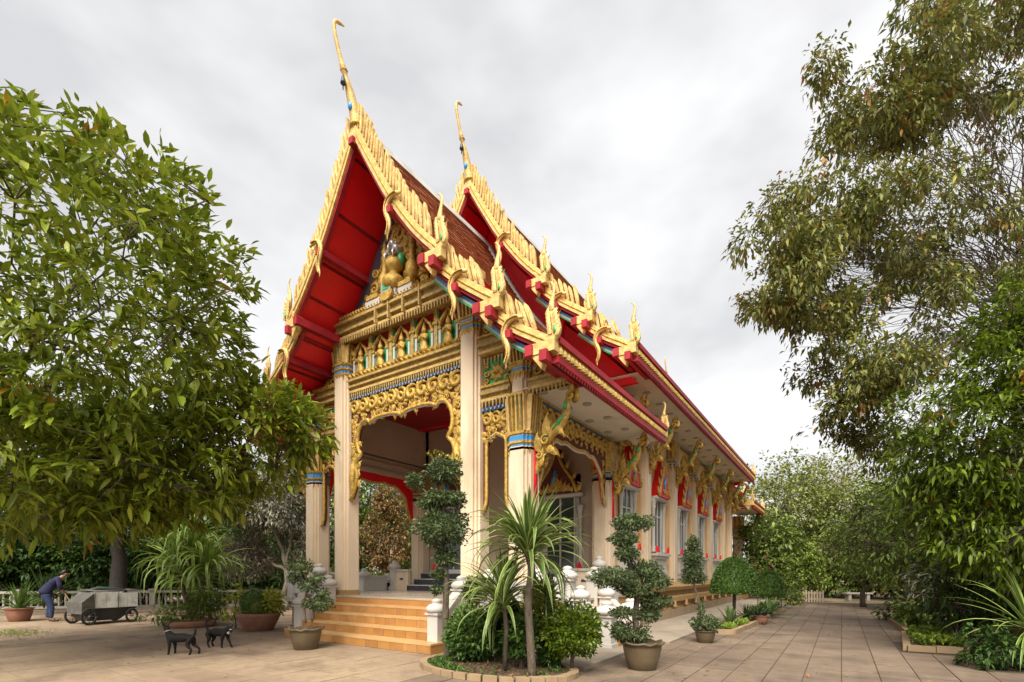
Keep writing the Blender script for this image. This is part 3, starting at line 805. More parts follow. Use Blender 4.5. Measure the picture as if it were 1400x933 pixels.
def roof(yf, yb, dz, front=True, tag=''):
    for sx in (-1, 1):
        for ti, P0 in enumerate(TIERS):
            P = [(p[0], p[1] + dz) for p in P0]
            y0 = yf + (0, .16, .28)[ti]
            y1 = yb - (0, .16, .28)[ti]
            S = lambda pts: [(XC + sx * a, b) for a, b in pts]
            low = offset(P, .10)
            low = [(a, b) for a, b in zip([p[0] for p in low], [p[1] for p in low])]
            o_ = offset(P, -.10) if normals(P)[0][1] > 0 else offset(P, .10)
            up_n = normals(P)
            d = -.10 if up_n[1][1] > 0 else .10
            under = offset(P, d)
            if ti == 0: under[0] = (0, P[0][1] - .18)
            mb = MB().mat('red')
            mb.prism_y(S(P) + S(list(reversed(under))), y0 + .05, y1 - .05)
            tier = part('roof_tier', mb)
            if front:
                und = offset(P, d * 1.0)
                for q in np.linspace(.12, .92, 5 if ti == 0 else 3):
                    i0 = int(q * (len(und) - 1)); (ax_, az_) = und[i0]
                    MB().mat('soffit_joint').box(XC + sx*ax_ - .02, XC + sx*ax_ + .02, y0 + .07, min(y1, y0 + 1.35), az_ - .035, az_ + .03).build('soffit_batten', tier)
            # tiles: overlapping rows of small terracotta scales
            R = resample(P, .17)
            mt = MB().mat('tile')
            tw = .16
            ny = int((y1 - y0 - .3) / tw); py = (y1 - y0 - .3) / ny
            for i in range(len(R) - 1):
                a, b = R[i], R[i+1]
                nx, nz = -(b[1]-a[1]), (b[0]-a[0]); l = math.hypot(nx, nz); nx /= l; nz /= l
                if nz < 0: nx, nz = -nx, -nz
                for j in range(ny):
                    ya = y0 + .15 + py * (j + (.5 if i % 2 else 0)); ybb = ya + py - .012
                    if ybb > y1 - .05: continue
                    h0, h1 = .012, .055 + random.uniform(-.008, .008)
                    ext = .03
                    b2 = (b[0] + (b[0]-a[0]) / l * ext, b[1] + (b[1]-a[1]) / l * ext)
                    q = [(XC + sx*(a[0] + nx*h0), ya, a[1] + nz*h0), (XC + sx*(a[0] + nx*h0), ybb, a[1] + nz*h0),
                         (XC + sx*(b2[0] + nx*h1), ybb, b2[1] + nz*h1), (XC + sx*(b2[0] + nx*h1), ya, b2[1] + nz*h1),
                         (XC + sx*(b2[0] + nx*(h1 - .04)), ybb, b2[1] + nz*(h1 - .04)), (XC + sx*(b2[0] + nx*(h1 - .04)), ya, b2[1] + nz*(h1 - .04))]
                    mt.add(q, [(0, 1, 2, 3), (3, 2, 4, 5)])
            part('roof_tile_rows', mt, tier, kind='stuff')
            for (ye, sgn, full) in ((y0, 1, front), (y1, -1, False)):
                # bargeboard : flat gilded band following the slope
                dd = d * 1.35
                bot = offset(P, dd); topc = offset(P, -d * .5)
                if ti == 0:
                    bot[0] = (0, bot[0][1] - .16); topc[0] = (0, topc[0][1] + .02)
                mb = MB().mat('gold_pale')
                ya, yb2 = (ye - .06, ye + .06)
                mb.prism_y(S(topc) + S(list(reversed(bot))), ya, yb2)
                mb.mat('red_light')
                b1 = offset(P, dd * 1.0); b2 = offset(P, dd * 1.4)
                if ti == 0: b1[0] = (0, bot[0][1]); b2[0] = (0, bot[0][1] - .08)
                mb.prism_y(S(b1) + S(list(reversed(b2))), ya + .05, yb2 + .02)
                mb.mat('gold', True)
                mid = offset(P, d * .45)
                if full: 
                    mb.tube([(XC + sx*a, ya - .005, b) for a, b in mid[1:]], .025, 5, .6, up=(0, 1, 0))
                bb = part('bargeboard', mb)
                e = P[-1]; s_ = P[-2]
                # tier end: block and horn finial
                mbb = MB().mat('gold_pale')
                xe = XC + sx * e[0]
                x0, x1 = sorted((XC + sx * (e[0] - .50), XC + sx * (e[0] + .02)))
                mbb.box(x0, x1, ya - .02, yb2 + .01, e[1] - .16, e[1] + .03)
                x2, x3 = sorted((XC + sx * (e[0] - .44), XC + sx * (e[0] - .14)))
                mbb.prism_y([(x2, e[1] - .16), (x3, e[1] - .16), ((x2 + x3) / 2 + sx*.05, e[1] - .42)], ya, yb2)
                part('bargeboard_end', mbb, bb)
                sc = (.80, .76, .76)[ti] * (1.0 if full else .8)
                mt4 = Matrix.Translation((xe - sx * .08, ye - .01 * sgn, e[1] + .02)) @ Matrix.Diagonal((sx * sc, sc, sc, 1))
                inst('horn_finial', horn_me, mt4, bb)
                if not full: continue
                # crest leaves
                Rr = resample(topc, .158)
                for i in range(1, len(Rr) - 3):
                    a = Rr[i - 1]; b = Rr[i + 1]
                    ang = math.atan2(-(b[1] - a[1]), (b[0] - a[0]))      # slope
                    ux, uz = -math.cos(ang), math.sin(ang)
                    th = math.radians(-40)
                    vx, vz = ux * math.cos(th) - uz * math.sin(th), ux * math.sin(th) + uz * math.cos(th)
                    # local z -> (vx, vz)
                    rotm = Matrix(((vz, 0, vx), (0, 1, 0), (-vx, 0, vz)))
                    m4 = Matrix.Translation((0, ye, 0)) @ rotm.to_4x4()
                    m4 = Matrix.Translation((XC, 0, 0)) @ Matrix.Diagonal((sx, 1, 1, 1)) @ Matrix.Translation((Rr[i][0], 0, Rr[i][1])) @ m4
                    q_ = random.uniform(.88, 1.1)
                    inst('crest_leaf', crest_me, m4 @ Matrix.Rotation(random.gauss(0, .05), 4, 'Y') @ Matrix.Diagonal((q_, 1, q_, 1)), bb)
                # purlin ends and naga hooks
                pts = [(1.15, 8.80)] if ti == 0 else ([(2.72, 6.80)] if ti == 1 else [(3.85, 5.68)])
                if ti == 0: pts.append((.0, 10.74))
                for (dx, zz) in pts:
                    zz += dz
                    mbp = MB().mat('red_light').box(XC + sx*dx - .07, XC + sx*dx + .07, ya - .08, ye + 1.3 if front else ye + .3, zz - .07, zz + .07)
                    if dx == 0 and sx < 0: continue
                    part('purlin', mbp)
                    if dx:
                        inst('naga_hook', hook_me, Matrix.Translation((XC + sx * (dx + .05), ya - .05, zz + .08)) @ Matrix.Diagonal((-sx, 1, 1, 1)), bb)
                for off_ in (.46, .16):
                    xq = XC + sx * (e[0] - off_)
                    part('purlin', MB().mat('red_light').box(xq - .07, xq + .07, ya - (.10 if off_ < .3 else .07), ye + 1.3, e[1] - .32 + (off_-.16)*.5, e[1] - .14 + (off_-.16)*.5))
                # polychrome rafter strip under the lower tiers
                if ti and sx > 0:
                    for (f0, f1, mt_) in ((2.2, 2.75, 'blue'), (2.75, 3.05, 'white'), (3.05, 3.4, 'green')):
                        c0 = offset(P, d * f0); c1 = offset(P, d * f1)
                        part('painted_rafter', MB().mat(mt_).prism_y(S(c0) + S(list(reversed(c1))), ye + .10, ye + .16), bb)
        # eave fascia: red board, gilded strip, red drip edge
        zf = T3[-1][1] + dz
        y0 = yf + .34; y1 = yb - .34
        xo = XC + sx * 4.72
        def bar(x, w, za, zb, mt):
            xa, xb = sorted((x, x + sx * w))
            return MB().mat(mt).box(xa, xb, y0, y1, za, zb)
        fz = zf + .04
        f = part('eave_fascia', bar(xo - sx*.06, .14, fz - .05, fz + .06, 'red_light'))
        mb = MB().mat('gold')
        xa, xb = sorted((xo - sx*.08, xo + sx*.03)); mb.box(xa, xb, y0, y1, fz - .25, fz - .05)
        n = int((y1 - y0) / .14)
        for i in range(n):
            yy = y0 + (i + .5) * (y1 - y0) / n
            mb.mat('gold' if i % 2 else 'gold_stone').lathe([(.055, -.06), (.06, 0), (.03, .06)], (xo + sx*.03, yy, fz - .16), 5)
        part('gilded_strip', mb, f)
        mb = bar(xo - sx*.10, .14, fz - .36, fz - .24, 'red_light')
        n = int((y1 - y0) / .11)
        for i in range(n):
            yy = y0 + (i + .5) * (y1 - y0) / n
            mb.add([(xo + sx*.03, yy - .045, fz - .36), (xo + sx*.03, yy + .045, fz - .36), (xo - sx*.03, yy, fz - .36), (xo + sx*.02, yy, fz - .43)], [(0, 1, 3), (0, 2, 1), (1, 2, 3), (2, 0, 3)])
        part('drip_edge', mb, f)
        # white soffit with round vents
        xa, xb = sorted((xo - sx*.10, XC + sx*3.3))
        so = part('eave_soffit', MB().mat('soffit').box(xa, xb, y0 + .9 if yf < 20 else y0, y1, fz - .29, fz - .25))
        n = int((y1 - y0) / 1.1)
        for i in range(n):
            yy = y0 + 1.0 + (i + .2) * 1.1
            if yy > y1 - .3: break
            for xx in (3.75, 4.2):
                part('soffit_vent', MB().mat('ridge').lathe([(.10, 0), (.10, .02), (.03, .03)], (XC + sx*xx, yy, fz - .312), 10), so)
    # ridge cap
    z = T1[0][1] + dz
    part('ridge_cap', MB().mat('ridge').prism_y([(XC - .16, z - .10), (XC - .05, z + .13), (XC + .05, z + .13), (XC + .16, z - .10)], yf + .12, yb - .1))

roof(6.94, 13.75, 0)
roof(10.82, 30.0, 1.42)
roof(29.2, 33.9, 0, front=False)

# mortar flashing where the porch roof meets the hall gable
for sx in (-1, 1):
    P = offset(T1, 0.0)
    up = [(XC + sx*(a + .06), b + .09) for a, b in T1]; lo = [(XC + sx*a, b + .02) for a, b in T1]
    part('mortar_flashing', MB().mat('ridge').prism_y(up + list(reversed(lo)), 11.55, 11.75))

# chofah: the tall horn on each gable apex, with a small bell
def chofah(y, z, s):
    mb = MB().mat('gold_pale', True)
    sp = spline([(0, .12, -.25), (0, .0, .0), (0, -.10, .35), (0, -.24, .75), (0, -.36, 1.0), (0, -.46, 1.22), (0, -.62, 1.62), (0, -.74, 2.05), (0, -.70, 2.26), (0, -.55, 2.34), (0, -.42, 2.38)], 5)
    n = len(sp)
    r = np.interp(np.linspace(0, 1, n), [0, .1, .25, .36, .42, .5, .55, .7, .9, 1], [.17, .16, .13, .09, .065, .085, .055, .05, .045, .02])
    mb.tube([(XC + a*s, y + b*s, z + c*s) for a, b, c in sp], [q*s for q in r], 8, 1.0)
    mb.mat('gold').lathe([(.20*s, 0), (.22*s, .06*s), (.17*s, .16*s), (.19*s, .2*s), (.15*s, .26*s)], (XC, y + .02, z - .12*s), 10)
    mb.lathe([(.08*s, 0), (.11*s, .03*s), (.08*s, .07*s)], (XC, y - .42*s, z + 1.12*s), 8)
    c = part('chofah', mb)
    mb = MB().mat('blue', True).lathe([(.02, 0), (.075*s, .05), (.08*s, .12), (.03, .2)], (XC, y - .20*s, z + .22*s), 8); part('glass_breast', mb, c)
    mb = MB().mat('navy', True).tube([(XC, y - .44*s, z + 1.1*s), (XC, y - .45*s, z + .98*s)], .008, 4).lathe([(.02, .16*s), (.045*s, .12*s), (.07*s, .0), (.075*s, -.05*s), (.02*s, -.05*s), (.01, -.22*s)], (XC, y - .45*s, z + .82*s), 8)
    part('hanging_bell', mb, c)
chofah(6.96, 11.2, .76)
chofah(10.84, 12.6, .76)
chofah(29.9, 12.6, .76)

# pediment
z0 = 7.93
poly = [(-2.02, z0), (2.02, z0)] + [(a - .22, b - .16) for a, b in reversed(T1) if b > 8.1 and a > .25] + [(0, 10.75)] + [(-(a - .22), b - .16) for a, b in T1 if b > 8.1 and a > .25]
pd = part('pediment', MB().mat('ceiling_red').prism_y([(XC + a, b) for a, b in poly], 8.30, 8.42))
mb = MB().mat('navy')
for sx in (-1, 1):
    a_ = [(XC + sx*(a - .13), b - .12) for a, b in T1[1:]]; b_ = [(XC + sx*(a - .36), b - .26) for a, b in T1[1:]]
    mb.prism_y(a_ + list(reversed(b_)), 8.22, 8.30)
part('pediment_frame', mb)
mb = MB().mat('gold', True)
for sx in (-1, 1):
    e = [(a - .42, b - .30) for a, b in T1 if b < 10.4]
    mb.tube([(XC + sx*a, 8.25, b) for a, b in e if a > .05], .05, 5, 1, up=(0, 1, 0))
    R = resample([p for p in e if p[0] > .1], .21)
    for i, (a, b) in enumerate(R):
        if b < 8.05: continue
        flame(mb, XC + sx*(a - .06), b - .1, .30, .17, sx * -.35, 8.27, .05)
        if a > .55: scroll(mb, XC + sx*(a - .30), b - .12, .12, 8.27, -sx, .24, i)
        if a > .95: scroll(mb, XC + sx*(a - .62), b - .22, .13, 8.27, sx, .24, i + 2)
        if a > 1.2: flame(mb, XC + sx*(a - .92), b - .5, .3, .18, sx * .5, 8.26, .05)
    # bulbous guardian jars and curls beside the elephant
    mb.lathe([(.06, 0), (.10, .05), (.16, .2), (.15, .36), (.07, .5), (.06, .75), (.09, .82), (.06, .9), (.085, .98), (.05, 1.05), (.02, 1.25)], (XC + sx*.46, 8.16, 8.25), 12)
    scroll(mb, XC + sx*.86, 8.48, .17, 8.22, sx, .26, .5); scroll(mb, XC + sx*.80, 8.86, .13, 8.22, -sx, .26, 2)
    mb.tube([(XC + sx*.46, 8.14, 8.28), (XC + sx*.36, 8.1, 8.16), (XC + sx*.2, 8.12, 8.12)], [.1, .09, .06], 8)
for zz in np.arange(8.0, 10.4, .17):
    lim = float(np.interp(zz, [p[1] for p in reversed(T1)], [p[0] for p in reversed(T1)])) - .40
    k = int(lim / .15)
    for q in range(-k, k + 1):
        xx = q * .15 + (.07 if int(zz * 100) % 2 else 0)
        if abs(xx) > lim: continue
        flame(mb, XC + xx, zz, .24, .15, random.uniform(-.7, .7) - .25 * (1 if xx > 0 else -1), 8.285, .06)
        if (q + int(zz * 6)) % 2 == 0: scroll(mb, XC + xx, zz + .08, .075, 8.26, 1 if xx > 0 else -1, .28, random.random() * 6)
flame(mb, XC, 10.05, .55, .2, 0, 8.2, .06)
part('gilded_relief', mb, pd)
mb = MB().mat('white')
for (a, b, h) in ((-.95, -.45, .16), (-.38, .1, .2), (.18, .62, .16)):
    mb.box(XC + a, XC + b, 7.98, 8.2, 7.935, 7.935 + h)
mb.mat('gold'); 
for (a, b) in ((-.9, -.5), (.2, .6)): mb.box(XC + a, XC + b, 7.96, 8.2, 8.10, 8.2)
part('relief_pedestal', mb, pd)
mb = MB().mat('gold', True)
mb.lathe([(.10, 0), (.22, .06), (.27, .16), (.27, .26), (.2, .34), (.1, .38), (.12, .46), (.20, .54), (.22, .66), (.16, .76), (.06, .8)], (XC - .05, 8.08, 8.12), 14)
mb.mat('silver', True)
for (dx, dz_, r) in ((-.13, .94, .105), (.10, .96, .115), (-.03, 1.12, .10)):
    mb.lathe([(r*.1, -r), (r*.7, -r*.7), (r, 0), (r*.75, r*.65), (r*.1, r)], (XC - .05 + dx, 8.06, 8.12 + dz_), 10)
    mb.tube([(XC - .05 + dx, 8.0, 8.12 + dz_), (XC - .05 + dx*1.2, 7.93, 8.12 + dz_ - .12), (XC - .05 + dx*1.2, 7.94, 8.12 + dz_ - .26)], [r*.45, r*.3, r*.15], 7)
    for s in (-1, 1): mb.lathe([(.01, -.02), (r*.6, 0), (.01, .02)], (XC - .05 + dx + s*r*.9, 8.09, 8.13 + dz_), 8)
mb.mat('green', True).lathe([(.05, 0), (.11, .1), (.08, .24), (.02, .3)], (XC + .12, 8.14, 8.72), 8)
part('three_headed_elephant', mb, pd)
mb = MB().mat('silver').box(XC - .3, XC + .02, 7.9, 7.93, 8.06, 8.34).mat('green').box(XC - .24, XC - .04, 7.89, 7.9, 8.12, 8.29)
mb.mat('gold').prism_y([(XC - .14 + .22*math.cos(a), 8.07 + .2*math.sin(a)) for a in np.linspace(PI, 2*PI, 9)], 7.89, 7.96)
part('emblem_plaque', mb, pd)

# hall gable walls (red) and end walls
g2 = [(-2.0, 6.2), (2.0, 6.2)] + [(a - .1, b + 1.42 - .1) for a, b in reversed(T1) if a > .2] + [(0, 12.3)] + [(-(a - .1), b + 1.42 - .1) for a, b in T1 if a > .2]
for yy in (12.1, 29.4):
    part('hall_gable', MB().mat('red').prism_y([(XC + a, b) for a, b in g2], yy, yy + .15))
    for sx in (-1, 1):
        q = [(2.0, 6.35), (4.4, 6.35), (3.5, 7.3), (2.0, 8.7)]
        part('hall_gable', MB().mat('red').prism_y([(XC + sx*a, b) for a, b in q], yy + .05, yy + .17))

# ------------------------------------------------------------------ the hall behind the porch
WX = 3.42
HZ = 1.20
# front wall with door openings, as blocks
wl = MB().mat('shade_wall')
for (a, b) in ((-WX, -2.62), (-1.38, 1.38), (2.62, WX)): wl.box(XC + a, XC + b, 12.55, 12.8, FZ, 6.4)
for (a, b) in ((-2.62, -1.38), (1.38, 2.62)): wl.box(XC + a, XC + b, 12.55, 12.8, 4.3, 6.4)
part('front_wall', wl)
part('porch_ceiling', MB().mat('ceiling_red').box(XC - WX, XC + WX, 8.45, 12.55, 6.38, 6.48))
mb = MB().mat('shade_wall')
for sx in (-1, 1):
    x0, x1 = sorted((XC + sx * 3.30, XC + sx * 3.46))
    mb = MB().mat('shade_wall').box(x0, x1, 8.63, 12.6, 4.62, 6.38)
    x2, x3 = sorted((XC + sx * 3.22, XC + sx * 3.30)); mb.box(x2, x3, 8.63, 12.1, 4.62, 4.72).box(x2, x3 , 8.63, 12.1, 4.9, 4.95)
    part('porch_side_wall', mb)
# front upper wall behind frieze (closes the gap above the arch)
part('porch_front_wall', MB().mat('shade_wall').box(XC - 3.3, XC + 3.3, 8.45, 8.55, 5.5, 6.38))

def side_arch(xs, sx, y0, y1, ztop, drop=True):
    """carved gold arch between two columns along the flank; red on its inner face"""
    cy = (y0 + y1) / 2; hw = (y1 - y0) / 2
    half = [(0, ztop - .62), (.25, ztop - .6), (.5, ztop - .56), (.75, ztop - .62), (.95, ztop - .60), (1.15, ztop - .72), (hw - .28, ztop - .95), (hw - .22, ztop - 1.2), (hw - .14, ztop - 1.45), (hw - .02, ztop - 1.7), (hw, ztop - 1.7)]
    low = [(cy - a, b) for a, b in reversed(half)][:-1] + [(cy + a, b) for a, b in half]
    poly = [(y0, ztop)] + low + [(y1, ztop)]
    xo, xi = xs, xs - sx * .05
    mb = MB().mat('red').prism_x(poly, *sorted((xi, xs))).mat('relief_back').prism_x(poly, *sorted((xs + sx * .002, xs + sx * .03)))
    p = part('carved_side_arch', mb)
    # relief: build in the x,z plane helper then swap axes
    tmp = MB().mat('gold', True)
    ip = spline([(a, -.02, b) for a, b in low], 2)
    tmp.tube(ip, .05, 5, 1, up=(0, 1, 0))
    tmp.mat('white', True).tube([(a, b - .02, c - .045) for a, b, c in ip], .022, 4, 1, up=(0, 1, 0)); tmp.mat('gold', True)
    n = int((y1 - y0) / .30)
    for i in range(n):
        c = y0 + (i + .5) * (y1 - y0) / n
        fl = 1 if c > cy else -1
        scroll(tmp, c, ztop - .2, .17, -.03, fl, .27, .8); scroll(tmp, c + .18*fl, ztop - .34, .09, -.03, -fl, .28, .8); flame(tmp, c + .16*fl, ztop - .28, .26, .16, fl*.4, -.03, .06)
        flame(tmp, c - fl*.1, ztop - .52, .28, .2, fl*.8, 0, .05)
        flame(tmp, c + .05, ztop - .5, .2, .16, -fl*.5, 0, .05)
    for s in (-1, 1):
        for q in range(4):
            flame(tmp, cy + s*(hw - .12), ztop - .55 - q*.25, .3, .18, PI + s*.25, 0, .05)
            scroll(tmp, cy + s*(hw - .15), ztop - .65 - q*.22, .09, 0, -s, .25, q)
    out_ = MB(); out_.slots = tmp.slots; out_.f = tmp.f; out_.m = tmp.m; out_.smooth = tmp.smooth
    out_.v = [(xs - v[1] * sx, v[0], v[2]) for v in tmp.v]
    part('gilded_relief', out_, p)
    return p
for sx in (-1, 1):
    side_arch(XC + sx * 3.52, sx, 8.64, 12.09, 5.0)
    x0, x1 = sorted((XC + sx * 3.46, XC + sx * 3.56))
    part('side_beam', MB().mat('blue_dark').box(x0, x1, 8.6, 12.1, 4.98, 5.06).mat('gold_stone').box(x0, x1, 8.6, 12.1, 5.0 + .06, 5.2))

# side walls with window openings, pilasters, windows
PIL = [15.25, 18.25, 21.25, 24.25, 27.25]
WINY = [13.85, 16.75, 19.75, 22.75, 25.75]
for sx in (-1, 1):
    xa, xb = sorted((XC + sx * WX, XC + sx * (WX - .25)))
    wl = MB().mat('ochre_wall')
    ys = [12.55] + [q for w in WINY for q in (w - .55, w + .55)] + [29.4]
    for i in range(0, len(ys), 2): wl.box(xa, xb, ys[i], ys[i+1], HZ - .3, 6.4)
    for w in WINY: wl.box(xa, xb, w - .55, w + .55, HZ - .3, 2.15).box(xa, xb, w - .55, w + .55, 4.1, 6.4)
    part('side_wall', wl)
    # moulded plinth
    prof = [(-.3, 0), (.62, 0), (.62, .10), (.54, .13), (.54, .32), (.46, .36), (.46, .50), (.60, .54), (.60, .70), (.42, .74), (.40, .88), (.56, .93), (.60, 1.04), (.52, 1.10), (.30, HZ), (-.3, HZ)]
    P = [(XC + sx*(WX + a), b) for a, b in prof]
    mb = MB().mat('plinth').prism_y(P, 12.62, 29.6)
    pl = part('plinth', mb)
    xk = sorted((XC + sx*(WX + .615), XC + sx*(WX + .66)))
    part('skirting', MB().mat('skirting').box(*xk, 10.62, 29.8, 0, .30), pl)
    for yy in np.arange(14, 29.5, 1.45):
        part('leaf_corbel', MB().mat('plinth', True).lathe([(.07, 0), (.09, .05), (.05, .12), (.06, .16), (.01, .24)], (XC + sx*(WX + .60), yy, .34), 6), pl)
    for yy in PIL + [29.15]:
        mb = MB().mat('ochre_wall'); cx = XC + sx * (WX + .0)
        mb.box(*sorted((XC + sx * (WX - .02), XC + sx * (WX + .10))), yy - .36, yy + .36, HZ, 5.5)
        mb.mat('cream').box(*sorted((XC + sx * (WX), XC + sx * (WX + .23))), yy - .25, yy + .25, HZ, 5.45)
        mb.box(*sorted((XC + sx * (WX), XC + sx * (WX + .27))), yy - .17, yy + .17, HZ, 5.45)
        pp = part('pilaster', mb)
        capital(XC + sx * WX, yy, .25, 5.35, 6.3, pp, big=False)
# brackets under the eaves
def bracket_mesh():
    mb = MB().mat('gold', True)
    sp = spline([(.02, 0, 0), (.09, 0, .22), (.15, 0, .42), (.22, 0, .60), (.38, 0, .78), (.58, 0, .93), (.69, 0, 1.12), (.72, 0, 1.32), (.80, 0, 1.50), (.91, 0, 1.49), (.92, 0, 1.37), (.86, 0, 1.33)], 4)
    n = len(sp); r = np.interp(np.linspace(0, 1, n), [0, .15, .3, .42, .55, .7, .82, .93, 1], [.05, .085, .11, .12, .085, .05, .05, .06, .015])
    mb.tube(sp, list(r), 7, .7, up=(0, 1, 0))
    for (x, z, h, w, a) in ((.28, .72, .5, .2, .1), (.12, .45, .4, .2, -.1), (.80, 1.46, .24, .14, .4), (.5, .85, .3, .16, 2.3), (.3, .5, .3, .16, 2.2), (.12, .15, .3, .16, .6)):
        flame(mb, x, z, h, w, a, -.08, .05); flame(mb, x, z, h, w, a, .08, -.05)
    for (x, z, r_, f) in ((.3, .62, .11, 1), (.16, .34, .09, -1), (.84, 1.38, .09, 1)):
        scroll(mb, x, z, r_, -.10, f, .25, 1.0); scroll(mb, x, z, r_, .14, f, .25, 1.0)
    mb.mat('green', True)
    mb.tube([(.42, -.07, .80), (.56, -.07, .93), (.66, -.065, 1.06)], [.015, .045, .02], 5)
    mb.tube([(.69, -.06, 1.16), (.715, -.06, 1.3)], [.04, .03], 5)
    mb.tube([(.18, -.10, .64), (.34, -.10, .74)], [.03, .02], 5)
    mb.mat('red').box(-.02, .03, -.05, .05, -.55, .65)
    return mb.mesh('eave_bracket')
br_me = bracket_mesh()
for sx in (-1, 1):
    for yy, zz, xx in [(YF, 3.45, 3.65), (12.36, 3.45, 3.65)] + [(q, 4.62, WX + .23) for q in PIL + [29.15]] + [(12.9, 4.62, WX + .05), (33.2, 3.45, 3.65)]:
        inst('eave_bracket', br_me, Matrix.Translation((XC + sx * xx, yy, zz)) @ Matrix.Diagonal((sx, 1, 1, 1)))

# windows
def window(sx, yy, front=False, zb=2.2, zt=4.02, w=.38):
    """white framed window with a red pointed pediment; built in local (a, depth, z) and placed"""
    def place(tmp, parent=None, name=''):
        o = MB(); o.slots = tmp.slots; o.f = tmp.f; o.m = tmp.m; o.smooth = tmp.smooth
        if front: o.v = [(yy + v[0], 12.55 + v[1], v[2]) for v in tmp.v]
        else: o.v = [(XC + sx * (WX - v[1]), yy + v[0], v[2]) for v in tmp.v]
        return part(name, o, parent)
    mb = MB().mat('white')
    W = w + .14
    # pedestal under the sill
    mb.box(-W - .22, W + .22, -.30, .05, zb - .12, zb - .04).box(-W - .14, W + .14, -.24, .05, zb - .22, zb - .12)
    mb.box(-W - .10, W + .10, -.18, .05, zb - .62, zb - .22).box(-W - .18, W + .18, -.25, .05, zb - .74, zb - .62)
    mb.box(-W - .12, W + .12, -.20, .05, HZ + .02, zb - .74)
    mb.box(-W, W, -.16, .02, zb - .04, zb)
    for s in (-1, 1):
        x0, x1 = sorted((s * w, s * (w + .10))); mb.box(x0, x1, -.07, .2, zb, zt)
        mb.mat('white', True)
        mb.lathe([(.085, 0), (.095, .05), (.06, .10), (.075, .16), (.055, .24), (.05, .9), (.055, 1.45), (.08, 1.52), (.06, 1.58), (.095, 1.68), (.11, 1.78)], (s * (w + .17), -.09, zb), 10)
        mb.mat('white')
    mb.box(-W - .12, W + .12, -.24, .05, zt - .06, zt + .04)
    fr_ = place(mb, None, 'window' if not front else 'door')
    g = MB().mat('glass').box(-w, w, -.03, .0, zb, zt - .06)
    place(g, fr_, 'window_pane')
    g = MB().mat('white').box(-.025, .025, -.06, -.031, zb, zt - .06).box(-w, w, -.05, -.031, zb + 1.2, zb + 1.24)
    g.box(-w, -w + .05, -.055, -.031, zb, zt - .06).box(w - .05, w, -.055, -.031, zb, zt - .06)
    place(g, fr_, 'window_mullion')
    # red pointed pediment with a gilded edge, and small red tongues on the sill
    mb = MB().mat('red')
    pl = [(-W - .02, zt + .04), (W + .02, zt + .04), (W * .78, zt + .42), (W * .42, zt + .72), (.10, zt + 1.02), (0, zt + 1.34), (-.10, zt + 1.02), (-W * .42, zt + .72), (-W * .78, zt + .42)]
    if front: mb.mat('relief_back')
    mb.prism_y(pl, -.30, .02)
    pe = place(mb, fr_, 'window_pediment')
    mb = MB().mat('gold', True)
    edge = [pl[1]] + pl[2:6]
    for s in (-1, 1):
        mb.tube(spline([(s * a, -.29, b) for a, b in edge], 2), .05, 5, 1, up=(0, 1, 0))
        for (a, b) in edge[1:4]: flame(mb, s * (a + .02), b, .30, .13, s * .5, -.27, .04)
        flame(mb, s * W, zt + .06, .36, .16, s * .6, -.28, .05)
    mb.mat('blue'); mb.tube([(-W*.2, -.32, zt + .3), (0, -.32, zt + .7)], [.03, .05], 5); mb.mat('gold', True)
    flame(mb, 0, zt + .12, .5, .3, 0, -.30, .05); scroll(mb, .14, zt + .2, .09, -.30, 1, .25); scroll(mb, -.14, zt + .2, .09, -.30, -1, .25)
    if front:
        for q in range(9): flame(mb, (q - 4) * .11, zt + .08 + .02 * (q % 2), .5 - abs(q - 4) * .08, .16, (q - 4) * .12, -.30, .05)
    place(mb, pe, 'gilded_edge')
    mb = MB().mat('red')
    for s in (-1, 1):
        mb.prism_y([(s * (W + .06) - .09, zb), (s * (W + .06) + .09, zb), (s * (W + .06) + s*.02, zb + .2)], -.27, -.20)
    place(mb, fr_, 'sill_tongue')
for sx in (-1, 1):
    for yy in WINY: window(sx, yy)
for sx in (-1, 1):
    window(0, XC + sx * 2.0, front=True, zb=1.62, zt=3.7, w=.48)
    # black granite steps up to each door
    for k in range(3):
        part('granite_step', MB().mat('black_stone').box(XC + sx*2.0 - .95, XC + sx*2.0 + .95, 11.3 + .32*k, 12.3, FZ + .19*k + .001, FZ + .19*(k+1)).mat('ridge').box(XC + sx*2.0 - .95, XC + sx*2.0 + .95, 11.29 + .32*k, 11.3 + .32*k, FZ + .19*(k+1) - .03, FZ + .19*(k+1)))
    mb = MB().mat('cream').box(*sorted((XC + sx*2.98, XC + sx*3.56)), 11.38, 11.5, FZ, FZ + .62).mat('white').box(*sorted((XC + sx*2.95, XC + sx*3.6)), 11.34, 11.54, FZ + .62, FZ + .68)
    mb.mat('navy').box(XC + sx*3.27 - .07, XC + sx*3.27 + .07, 11.365, 11.38, FZ + .34, FZ + .4)
    part('balustrade_wall', mb)
    newel(XC + sx * 3.66, 11.44, FZ, FZ + .95, .11)
    newel(XC + sx * 4.0, 11.44, FZ - .3, FZ + .52, .12)

